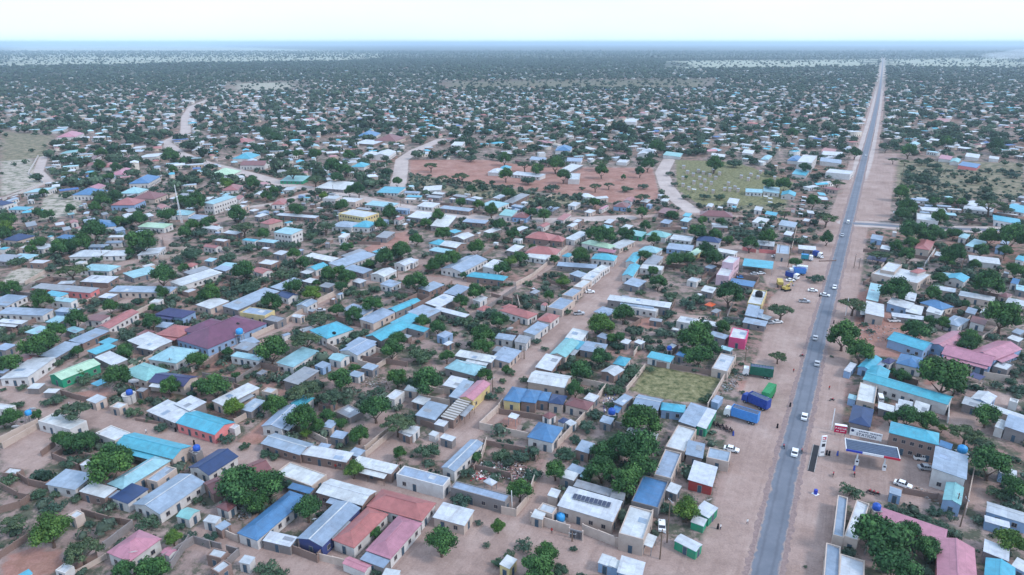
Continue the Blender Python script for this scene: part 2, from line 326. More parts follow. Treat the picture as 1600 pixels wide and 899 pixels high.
# beyond the town the plain is bush country
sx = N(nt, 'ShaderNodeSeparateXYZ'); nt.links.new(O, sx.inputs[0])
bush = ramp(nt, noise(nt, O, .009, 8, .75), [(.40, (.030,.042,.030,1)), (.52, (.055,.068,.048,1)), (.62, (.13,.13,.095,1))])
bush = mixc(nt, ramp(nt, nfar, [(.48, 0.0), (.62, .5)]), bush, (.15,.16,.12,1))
bush = zone(bush, B_[1], (.36,.38,.30,1), 1.5, .8, noise(nt, O, .004, 8, .7))  # far pale mask: sunlit stretches of the plain painted into the bush colour
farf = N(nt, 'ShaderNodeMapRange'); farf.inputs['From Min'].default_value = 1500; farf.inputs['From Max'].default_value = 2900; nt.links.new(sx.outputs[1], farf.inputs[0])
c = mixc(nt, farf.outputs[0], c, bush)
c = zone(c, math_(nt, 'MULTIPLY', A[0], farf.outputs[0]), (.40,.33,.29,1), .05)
nt.links.new(c, b.inputs['Base Color'])
bp = N(nt, 'ShaderNodeBump'); bp.inputs['Strength'].default_value = .5; bp.inputs['Distance'].default_value = .25; nt.links.new(nfin, bp.inputs['Height']); nt.links.new(bp.outputs[0], b.inputs['Normal'])
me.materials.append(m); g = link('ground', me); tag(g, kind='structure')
# asphalt road
def strip(name, line, wd, z, mat, off=0.0, px=True, sub=12, jit=0.0, taper=False):
    p = P2(line) if px else line; pts = []
    for i in range(len(p)-1):
        p0 = p[max(i-1, 0)]; p1 = p[i]; p2 = p[i+1]; p3 = p[min(i+2, len(p)-1)]
        for k in range(sub):
            t = k/sub; pts.append(.5*((2*p1)+(p2-p0)*t+(2*p0-5*p1+4*p2-p3)*t*t+(3*p1-p0-3*p2+p3)*t**3))
    pts.append(p[-1]); mb = MB(); L = []; Rr = []
    for i, q in enumerate(pts):
        d = (pts[min(i+1, len(pts)-1)]-pts[max(i-1, 0)]).normalized(); n = Vector((d.y, -d.x))
        k_ = (1 if not taper else min(1.0, .80+i*.012)); j1, j2 = random.uniform(-jit, jit), random.uniform(-jit, jit)
        L.append((q+n*(off-wd*k_/2+j1)).to_3d()+Vector((0,0,z))); Rr.append((q+n*(off+wd*k_/2+j2)).to_3d()+Vector((0,0,z)))
    k = len(L); mb.v = [tuple(v) for v in L+Rr]
    for i in range(k-1): mb.f.append((i, k+i, k+i+1, i+1)); mb.m.append(0)
    o = mb.build(name, mat); tag(o, kind='structure'); a_ = o.data.attributes.new('across', 'FLOAT', 'POINT'); a_.data.foreach_set('value', np.concatenate([-np.ones(k), np.ones(k)]).astype(np.float32)); return o
m, nt, b = base_mat('worn_asphalt', .7, .35)
tc = N(nt, 'ShaderNodeTexCoord'); O = tc.outputs['Object']
c = ramp(nt, noise(nt, O, .12, 6, .65), [(.3, (.10,.115,.145,1)), (.7, (.16,.175,.21,1))]); c = mixc(nt, ramp(nt, noise(nt, O, 1.2, 5), [(.62, 0.0), (.75, .5)]), c, (.22,.19,.17,1))
ac = N(nt, 'ShaderNodeAttribute'); ac.attribute_name = 'across'; aa = math_(nt, 'ABSOLUTE', ac.outputs['Fac'])
dev = math_(nt, 'ABSOLUTE', math_(nt, 'SUBTRACT', aa, .48)); c = mixc(nt, ramp(nt, math_(nt, 'ADD', dev, math_(nt, 'MULTIPLY', noise(nt, O, .3, 4), .3)), [(.15, .5), (.32, 0.0)]), c, (.075,.08,.10,1))
eg = math_(nt, 'ADD', aa, math_(nt, 'MULTIPLY', math_(nt, 'SUBTRACT', noise(nt, O, .35, 6, .7), .5), .9)); c = mixc(nt, ramp(nt, eg, [(.86, 0.0), (1.02, .9)]), c, (.31,.23,.20,1))
nt.links.new(c, b.inputs['Base Color'])
road = strip('road', ROAD, 6.0, .03, m, jit=.12, sub=24, taper=True)
mp_ = plain('faded_road_paint', (.42,.42,.42,1), .8, var=.4)
crossing = strip('side_road', [(1328,349),(1365,351),(1420,355),(1500,358),(1640,362)], 6.5, .024, m)
sh = plain('gravel_shoulder', (.26,.19,.18,1), .95, var=.35)
strip('road_shoulder', ROAD[:11], 8.4, .012, sh, jit=.4, sub=24, taper=True)
# dark drainage ditches beside the road, low and winding
# Surveyed building footprints: three eave corners each (tile origin, then corner pixels at five times the photo scale), roof form + roof colour + wall colour, eave height
HOUSES = '''
@0,719
590,240 372,185 725,120 SbW
820,300 625,240 905,225 SwT
870,300 820,285 930,240 SbG 2.4
965,230 1340,0 830,185 HcK
1225,175 1375,65 1145,150 FbK
995,345 1155,225 870,300 SnW
1250,415 1620,170 1015,350 GbW
1475,470 1560,395 1375,440 GtW 2.5
590,450 655,415 530,425 FwK
1010,790 1275,610 815,725 HpW 3.5
1320,755 1375,705 1260,720 GpW 2
510,890 570,835 440,860 FwW 2.5
180,920 270,890 120,895 SCW
140,130 155,80 40,90 FwT 2
700,70 730,20 645,30 SwW 2
@320,719
80,245 590,50 -90,200 GmT
180,400 255,350 85,365 PmW 2.5
85,500 125,450 -10,475 SwW 2.5
130,550 210,500 75,525 SbT 2.5
410,625 815,285 245,570 HBW
845,215 560,100 935,115 FwK
820,265 650,215 850,225 SBG 2.6
1230,355 865,250 1340,240 GwT 3.4
915,680 1215,375 722,608 GbN 3.5
690,690 470,620 705,610 SwG 2.6
1165,685 1440,420 985,625 HrW
1450,770 1700,490 1250,705 HpW
1450,105 1130,30 1520,45 SwT 3.1
1690,475 1250,360 1815,335 HrW
1400,850 1215,775 1440,790 SbG 2.5
1250,880 1075,805 1300,820 GpW 2.2
1500,920 1380,900 1530,870 SwW
130,775 175,715 20,740 FwT
110,880 215,810 40,850 FwT
350,810 400,765 260,795 SwW 2.6
@640,719
255,205 -112,110 325,140 FbW 3.8
740,325 305,210 795,275 FbG 3.6
430,515 180,445 505,400 SwK
1595,485 1160,350 1655,330 SwK 4
1150,300 1180,240 1075,280 SwK
1110,420 1160,370 990,385 FwK
1040,470 1065,410 950,440 SwK 2.6
1280,160 1325,110 1165,125 SwG
1330,110 1375,70 1225,70 SbG
1390,150 1420,90 1330,130 ScG 2.6
1590,290 1275,200 1620,240 SgG 2.6
780,850 845,775 695,820 SwY
1580,840 1610,770 1470,800 SwL 2.6
640,200 690,170 570,165 PwO 2.2
@0,0
325,746 369,714 298,730 GnW
355,3690 371,3580 345,3580 X
1049,748 1065,708 1022,741 FbK 3.4
1138,722 1143,706 1103,715 FbK 3.2
710,738 755,693 690,730 GbW 3.4
336,681 366,660 276,661 GCP 3.2
1446,550 1390,530 1458,537 GCL 3.6
1480,555 1515,527 1456,538 GpL 3.4
@960,719
335,360 440,155 115,330 FBG 3.2
215,605 325,385 10,590 FwK 4.6
765,205 810,50 568,160 SwR 3
490,275 520,205 405,240 SwG 2.4
740,470 795,375 640,400 SwE 2.6
695,515 730,465 590,480 SwE 2.2
640,720 685,660 470,630 GwE 2.4
295,690 330,600 225,660 SwO 2.5
200,920 260,790 0,890 SwL 3
20,850 50,790 -40,830 SwL 2.6
70,310 95,260 -40,290 SgG
@1280,719
190,605 225,290 105,590 FbK 3.3
300,625 397,335 190,600 FwK 3.8
150,960 170,670 30,940 FbK 3.3
340,980 365,780 140,940 FwK 3.5
960,640 395,455 1040,560 SpP 3
880,1000 960,640 1190,1000 GpP 3.3
1145,140 1175,-40 868,72 SbW 5.5
1105,350 1135,210 958,310 GtL 3.6
635,280 650,230 540,260 SbL 2.6
1620,495 1285,400 1650,420 GwL 3
1480,530 1280,480 1495,490 SwL 2.3
1530,130 1385,100 1560,80 SwL 2.8
1480,790 1275,720 1490,690 SwG 3
1500,980 1255,930 1560,830 GCL 3
1640,900 1500,830 1680,830 SwL 2.7
@0,539
215,272 415,110 20,250 SwW 3.2
430,105 620,-10 320,85 SbG
200,140 300,90 150,110 GrW 2.6
480,275 790,150 375,240 GyE 3.2
880,160 730,95 1010,120 SwG
740,80 900,10 690,50 SCG
1140,290 1310,200 950,215 HtK 3.4
1375,148 1548,40 1160,110 HcW 3.4
1430,322 1560,245 1145,290 GdK 3.4
1190,40 1290,0 1050,20 SwG
550,665 665,592 305,592 FwW 3.4
895,745 1025,685 735,690 FwW 3.2
1345,890 885,780 1505,790 GCK 3.6
1360,600 1540,520 1130,510 SwG 3
1480,525 1600,455 1370,460 SwG 3.6
60,510 120,475 -80,490 FwW
745,455 840,415 665,430 SwK 2.8
930,500 990,460 860,480 FwK 2.8
760,325 835,285 715,305 SCO 2.4
310,350 335,310 230,335 SwG 2.2
440,380 460,350 350,370 SwG 2.2
30,230 60,200 -20,215 SbG
40,50 110,0 -30,30 SbG
1530,860 1575,830 1480,835 FwG 3
@320,539
440,130 460,95 210,85 ScW 3
690,172 895,45 555,145 ScW 3.2
1190,90 1330,0 1060,45 GbW 3.2
1060,130 1135,85 962,105 GcW 3
730,305 905,195 600,285 SgG 3.4
150,480 430,335 55,445 SwK 3.2
520,380 560,345 447,360 FwK 3.2
360,530 470,440 280,505 SbG 2.6
750,485 858,415 660,460 HCW 3
600,670 760,500 455,630 GbW 3.2
990,655 1035,600 920,635 SbK
1080,740 1115,690 985,715 SbG 2.8
740,860 430,770 860,775 GbT 3
1130,925 765,850 1150,850 SwT 3
960,810 985,785 880,795 SbG
1200,880 1250,830 1120,850 SbG
1480,430 1555,365 1410,410 FwW 3.4
1310,200 1355,165 1225,175 SbG
1200,260 1240,225 1125,235 SbW 2.4
1130,580 1230,520 1020,520 FgG 2
980,480 1035,440 880,460 FmT 2.4
1600,720 1640,690 1510,680 SwT 2.6
920,190 975,150 865,165 SbL 2.6
340,50 410,0 230,20 SgG
240,650 265,635 195,640 FwW 2.6
@640,539
640,140 680,95 350,85 SwG
500,228 232,178 640,170 HcG 3.2
780,135 880,40 630,110 SbK
720,60 760,30 640,45 SgG
390,345 260,320 450,265 SwK
390,420 510,285 300,410 SbG 3
495,432 640,300 378,412 GpY 3.8
345,580 488,437 232,568 SxT 3.4
200,588 300,470 45,555 SbG 3
860,452 730,428 925,345 PBY 3.6
985,458 862,440 1030,360 PBT 3.6
1080,440 985,430 1110,370 PBT 3.4
1200,470 1080,450 1230,400 HnK 3.4
1385,508 1200,465 1450,450 HmK 3.2
1110,757 1215,640 900,722 PBW 3.6
1090,575 1150,545 1030,550 PmW 2.6
1200,615 1245,585 1155,595 PnW 2.6
1260,640 1300,610 1215,610 SwW 2.4
830,580 860,545 765,565 SwO 2.8
1215,340 922,288 1262,245 GwK 3.6
1110,205 1190,95 980,180 SwT 3.2
1220,100 1330,-20 1092,72 GtK 3.2
1500,60 1310,35 1560,0 SbG
1600,265 1650,195 1520,205 GwT 3
1440,450 1480,400 1360,425 SwG 2.4
1570,620 1600,570 1480,600 SbG 2.6
1400,850 1445,770 1295,820 SbT 3.2
60,370 80,330 -40,350 SwK 2.6
110,470 165,425 15,440 SwT 2.6
270,640 300,600 195,615 SwG 2.4
200,710 240,690 140,695 SwW 2.2
330,755 365,725 235,725 SwG 2.6
30,700 80,640 -60,680 SwW
@960,539
80,165 135,105 -20,150 PCW 3
440,138 255,95 468,95 SCW 2.8
540,100 575,60 480,80 SBG 2.6
885,215 945,90 765,180 FwK 3.2
340,512 140,470 385,425 GbG 3
60,480 140,410 0,450 SbG
540,525 340,510 575,468 HCL 3
635,650 715,490 510,598 SbG 3.2
715,665 795,515 645,635 SwE 2.8
550,835 640,660 400,790 FwK 3.2
690,885 710,770 550,860 SbG 3
310,760 70,705 350,700 SwG 3
810,470 840,410 765,440 SbL 2.4
30,540 60,480 -20,520 SBG 2.2
@1280,539
1330,165 940,70 1400,90 GpL 3.8
1340,162 1525,25 1230,60 GpL 3.9
400,200 500,110 290,175 GCL 3
520,270 570,200 340,240 GCL 3
1010,470 340,270 1045,405 GCW 4
800,190 600,140 830,110 HBW 3.4
550,160 590,120 500,130 PdW 3
430,460 455,320 290,430 FwK 3.2
580,525 450,500 595,475 SwG 2.6
720,545 585,520 735,490 SwG 2.6
725,490 610,465 735,450 SwG 2.6
850,555 735,515 860,470 SwG 3
400,640 430,500 228,600 HnG 4
925,780 535,685 945,690 HCT 6.2
1330,465 1390,400 1180,415 GwL 3.4
1280,500 1100,455 1320,455 SwG 3
1598,590 1310,490 1620,560 SwK 3
1620,690 1440,640 1650,590 SbG 4
1440,665 1470,600 1370,640 SwW 3
1470,200 1520,150 1360,165 FwG 3
1540,450 1570,430 1470,440 FwW 2.8
1030,820 1045,775 930,790 SBG 3
240,220 290,150 195,200 SwL 2.6
285,435 295,400 222,420 ScL 2.3
1260,280 1285,250 1170,240 SdO 2.6
@0,359
130,95 255,50 45,75 HnK 3.4
540,70 650,50 400,65 HBW 3.4
215,150 245,125 165,140 FwK
330,165 405,120 280,145 SwW
230,230 290,200 90,215 ScW
350,270 380,240 230,255 FwT
800,215 830,165 570,205 HwW 3.4
1000,205 1000,170 820,200 SwW 2.8
1240,190 1295,140 1070,195 SwW 2.8
870,330 920,285 640,310 HcW 3
640,270 665,250 600,260 FwW
1040,375 1245,320 960,345 ScG
860,420 650,400 905,375 SwT
420,425 490,380 300,400 FTT 2.6
560,420 600,400 440,425 SwG
710,495 245,455 775,460 SgP 3.2
480,530 350,500 520,500 SCW
560,570 400,550 595,545 ScW 3.4
50,600 190,520 -80,580 SbW
340,670 -20,650 410,625 SbW 3.2
180,740 -20,720 210,715 SwG
1330,490 850,480 1380,450 SbK 3.2
860,540 910,510 775,525 SwG 2.4
1400,445 1720,335 1340,410 SwW 3.2
1480,350 1640,300 1430,335 SgG
1500,300 1525,270 1460,285 PrW 2.6
790,715 860,675 660,700 SmW
840,782 1070,645 755,760 GrW 3.2
640,890 850,790 540,870 SbT
1430,697 1515,640 1222,660 HdL 3.6
1400,860 1500,770 1250,810 HrT
1140,840 1200,800 1080,815 SmT
290,830 390,770 220,800 ScG
460,740 520,690 380,715 ScG
590,810 650,780 510,780 ScG
1180,930 1380,880 960,860 SwG
840,900 920,860 770,885 SCG
1300,770 1350,735 1220,755 SbG 2.6
1240,575 1260,545 1180,565 FwW 2.6
60,260 130,210 -60,230 SgG
@320,359
0,835 230,735 -180,785 HuL 3.6
5,948 455,735 -190,850 HuL 3.3
465,672 265,645 550,630 FbY 3.8
250,630 580,480 140,600 SbG 3.2
590,475 770,395 520,450 SbG 3
650,545 720,510 570,510 GnW 3
800,610 870,560 720,590 GbW 3
40,620 180,555 -60,590 SwK
865,318 962,278 790,300 GCW 3.4
990,250 1045,225 780,205 SwT 3
1060,300 1330,195 980,265 SbW 3.2
1110,215 1260,160 1060,205 SgG
1240,345 1300,315 1090,300 SbG
1400,370 1500,320 1290,350 GwW 3.2
1560,290 1640,240 1490,265 GwW 3.2
680,40 750,5 550,15 ScW 6.5
1420,70 1480,20 1340,60 SgG
450,350 520,320 380,320 GrW
520,280 580,245 410,260 FwT
170,330 210,300 80,300 SbG
200,300 250,270 110,285 ScG
945,862 1145,778 835,785 HCW 3.8
1240,670 1080,620 1310,625 SbW
1310,735 1480,640 1215,700 SbK 3.4
1480,650 1680,560 1430,620 GCG 3.2
1370,875 1600,750 1260,830 GCG 3.2
1550,760 1700,680 1450,730 SCG 3
1240,940 1340,880 1100,900 SbG
830,420 880,390 770,405 SwG 2.6
800,350 850,325 750,335 SwG 2.6
1460,450 1530,410 1370,430 SbW
1210,420 1260,395 1150,405 SwG 2.6
570,730 620,690 465,700 FgG 3
330,900 450,870 250,875 SbG
600,200 650,170 540,190 SwG
970,460 1010,430 900,440 SgG 2.6
@640,359
400,350 580,235 270,300 GbW 3.2
745,400 450,362 760,365 HCT 3.2
660,310 740,250 575,290 SwW 4.5
230,125 295,95 155,105 HCW
370,150 430,110 250,120 GwT
420,85 490,45 340,60 GwG
350,30 400,10 305,15 SCG
1090,85 900,60 1150,45 HrT 3.4
1190,95 1225,70 1090,85 PrT 3.4
1140,205 900,180 1180,155 HrW 3.2
1070,235 910,205 1100,200 SwW
830,180 890,130 760,165 SwG
1280,90 1390,25 1225,70 SwW 3.4
1560,150 1340,105 1610,125 HyW 3.2
1240,220 1275,195 1195,205 PCW
1600,245 1420,225 1620,205 HCW 3.4
1600,185 1470,165 1610,165 SpG
1450,300 1135,280 1480,275 SbG
1420,395 1490,335 1340,380 FwW 3.4
1345,455 1420,400 1280,440 FwK 3.2
1270,530 1340,470 1200,505 FbK 3.2
1190,640 1270,550 1095,600 FbK 3.2
1480,335 1560,285 1420,320 FwW 3.3
1330,375 1390,345 1250,350 SbG
930,700 710,630 990,655 HrW 3.2
780,625 850,600 705,605 HrW 3.2
1100,725 1180,670 985,705 HrW 3.3
980,820 1090,740 885,800 SbW 3.4
900,880 985,825 780,890 SgW 3.2
800,865 835,830 660,845 SbW
570,640 625,605 530,620 PrW 2.8
550,570 600,530 500,550 SwW
430,685 470,665 180,620 SwG
230,610 370,530 130,575 SwG
370,525 460,450 280,495 SbG
130,700 230,640 0,640 SbG 3.2
60,620 150,590 0,630 SwG
150,490 260,430 80,460 SbT 3
20,600 145,520 -60,560 FTT 3.4
110,800 160,775 -80,750 SCG
270,850 330,810 220,825 SbL
30,270 60,235 -20,255 SwW
1560,680 1610,630 1450,640 HbK
1340,870 1400,790 1210,850 SwW
1310,930 1380,880 1150,900 SCG
1530,855 1570,825 1460,835 SbG
1330,870 1370,850 1310,850 X
@960,359
40,150 160,90 -40,130 SwK
220,60 240,20 120,40 StE
400,65 450,35 240,40 HtW 3.2
600,90 618,60 435,70 SwW
820,105 840,75 635,85 HnW 3.6
330,185 375,150 190,160 HcW
600,165 625,130 400,145 SbL
160,265 215,190 90,250 GCW 3.2
145,370 200,280 62,355 GCW 3.3
320,280 385,210 225,265 SgW
370,320 385,285 200,300 FwW
190,450 250,400 75,425 SbG
640,410 680,385 565,395 FwW 2.8
620,210 720,140 580,190 SyY
930,190 980,175 770,165 SwW
895,370 950,270 800,350 FwV 5
930,270 970,220 850,250 FwV 8
1235,300 990,275 1252,245 FCO 4
1085,445 895,415 1100,410 SBG
770,500 680,480 790,455 SwG
1150,590 1190,480 1040,570 FwY 3.6
1115,690 1135,600 1020,670 SbG 3.2
1200,710 1225,685 1120,680 SwG 2.4
1180,755 1000,720 1195,720 SbG 2.6
1020,855 1055,780 890,840 FwH 4.2
430,610 -60,545 450,575 SwG 3.8
320,640 350,620 90,600 FwW
640,745 660,700 490,715 FwW
830,760 900,745 640,730 SwG
1250,130 1250,100 1110,115 SwG
1360,190 1375,120 1255,185 FbK 4.5
1570,160 1578,135 1430,150 SwG
1380,50 1400,20 1320,40 SwG
110,905 120,865 60,880 SwG 2.6
210,905 230,875 165,880 SwG 2.6
870,860 740,820 890,830 SbG
500,790 515,770 440,780 FwG 2.4
760,310 795,285 710,295 SbG 2.6
760,600 795,580 700,585 PoO 2.2
@1280,359
860,160 905,95 740,145 HrK 4.2
550,160 562,130 475,150 SwG
770,420 410,340 870,350 FwK 3.8
590,340 635,270 490,310 FwK 5
770,345 835,320 710,325 PrW 5
1130,410 980,380 1180,370 GCW 3.4
1080,365 1095,345 960,360 ScG
1240,165 1290,90 1165,130 ScW
1405,265 1415,230 1160,240 SwW 3.2
460,560 490,430 365,545 ScK 3.2
505,680 510,580 355,660 SwK 4
690,610 770,570 500,580 SwL 3.6
810,680 800,600 690,640 SwG 3
820,705 825,680 560,675 SwG 2.4
960,630 790,570 1045,600 HBK 3.2
960,670 970,625 840,640 SwW
1090,765 980,720 1160,700 HbW 3.2
750,565 760,500 670,545 SwG
1060,490 880,460 1070,465 SwK
1470,530 1515,505 1390,515 PmK
1598,600 1450,570 1620,560 HwW
1210,660 1245,620 1130,650 SbG
1300,660 1340,625 1250,650 SwG
1300,750 1180,720 1310,700 SmW
1570,820 1610,790 1500,800 SbG
1560,880 1470,850 1590,850 SwG
980,215 990,185 900,200 SwT
1600,250 1620,215 1530,235 SCW
1550,430 1570,390 1490,420 SBW
1610,480 1620,440 1530,470 ScG
510,250 530,225 370,225 SdO 2.6
340,650 355,610 300,630 SbG 2.6
1150,75 1175,40 1090,60 ScW
@640,179
710,460 740,430 620,450 HwW
770,440 785,410 700,430 HCW
1030,490 1050,470 800,465 SwW
1240,455 1340,395 1170,440 SwG
1325,510 1330,460 1240,505 FwW 4
1060,360 1065,335 940,355 SbW
1340,365 1350,345 1190,360 SbW
190,730 220,700 75,710 SwW
480,760 490,740 240,730 SbT
800,800 830,750 710,785 StW 3.4
920,815 940,780 810,800 HmL 3.2
1200,830 1260,780 1150,820 SrW
590,850 620,830 410,835 SbT
790,700 930,625 740,685 SgT
710,740 740,700 590,700 ScW
1290,720 1330,690 1240,710 SwW
1500,740 1560,710 1470,740 HpW
150,830 170,770 20,800 SwG
290,900 345,790 190,870 SwG
80,600 230,590 130,560 SwW
410,250 415,215 340,240 FwW 6
1050,300 1055,290 1000,305 FwW 6
1260,285 1265,255 1140,280 HBW 4
@960,179
1150,610 1160,590 1015,605 GcW
1290,615 1290,570 1160,605 ScW
1412,640 1418,610 1300,630 GCW
960,700 975,660 880,690 SwW
1500,480 1512,440 1395,465 SCW
1540,390 1565,320 1445,370 FwW 9
910,800 940,770 645,790 HmK 3.4
1410,880 1430,840 1280,865 SbW
1265,790 1275,765 1175,780 SCW
1170,860 1200,815 1085,840 SwW
100,380 105,355 30,370 FwW
520,330 530,300 385,320 StW
290,330 300,280 205,310 GwW 4
1080,310 1085,280 1005,300 SwW 4
100,730 120,700 0,715 HmL
1200,360 1225,325 1150,350 HcW
1435,380 1445,330 1375,360 HBW 3.4
450,780 500,740 335,770 SmT
860,330 870,310 750,325 SwW
170,60 175,35 80,55 FwW 7
@1280,179
920,830 930,780 755,820 FwW 4
985,755 990,735 790,745 SwW
1570,850 1575,810 1350,830 SCW 3.4
1350,760 1370,740 1115,735 SwW
1180,740 1240,690 1170,700 SwW
170,380 180,350 0,370 SbW 3.6
250,470 260,440 60,450 FwW 5
180,320 185,300 20,310 SwW
120,300 130,270 20,290 SrW
1090,380 1100,350 1025,370 GtW
1240,420 1245,385 1100,400 SBP
1610,790 1620,720 1480,745 SCW
1030,355 1040,325 935,345 SpW
1250,340 1255,310 1140,330 SwW
1400,350 1410,330 1320,345 SwW
980,75 1000,30 920,60 SrW
740,250 780,225 680,240 HcW
@320,179
50,705 235,640 0,690 ScW 7.5
1240,800 1380,770 1020,770 FwY 6
270,600 275,560 160,590 HrW
500,860 610,830 430,845 HrK 5
870,810 890,795 560,785 SwT
480,400 500,375 290,395 GmW 4
200,760 330,710 165,745 FwK 3
790,525 790,490 620,510 StE
1110,600 1140,545 920,560 SwG
630,710 640,670 540,700 HrW
1370,250 1340,215 1230,215 SwT
1040,670 1040,640 950,650 FwW 4
1210,700 1200,660 1060,670 FwK 4
380,360 385,320 265,340 HCW
1330,190 1335,150 1210,175 HBW
1515,220 1520,185 1370,200 HmK 4
1340,330 1340,300 1240,325 GwW 4
1450,340 1455,290 1350,320 GwW 4.5
1480,730 1490,700 1270,700 ScW 3.4
1530,620 1540,580 1370,600 SCW
1260,420 1260,390 1170,405 HCW
240,480 245,445 80,465 HyW
340,230 350,205 250,215 HrW
1180,900 1170,850 1030,865 HbW 3.4
1300,900 1310,850 1190,870 HCW 3.4
690,600 700,570 620,590 SwW
@0,179
1160,560 1200,490 1060,535 HBW 4
780,640 790,600 620,620 HBW 4
1080,720 1085,675 915,700 HrL 4
1300,890 1330,860 1095,870 SyW 3.4
1490,790 1500,760 1340,780 HcW 3.4
40,720 70,690 -60,700 HnW 4
380,620 385,580 240,600 ScW 3.4
1240,680 1250,630 1090,650 HmK 3.4
890,430 890,390 820,410 HrW
780,600 780,560 700,580 GpW
600,190 600,150 500,175 HpW 3.6
600,310 600,280 505,300 StW
940,500 1000,430 920,470 HpW
1110,630 1110,590 980,610 HcW
1250,350 1250,310 1120,330 SwW
670,360 680,330 590,345 StW
750,370 750,320 680,350 SmW
1100,275 1110,250 1045,265 SwW
720,890 930,870 660,850 HBW 4
490,140 490,110 430,130 ScW
1585,830 1590,790 1500,810 SbW
'''
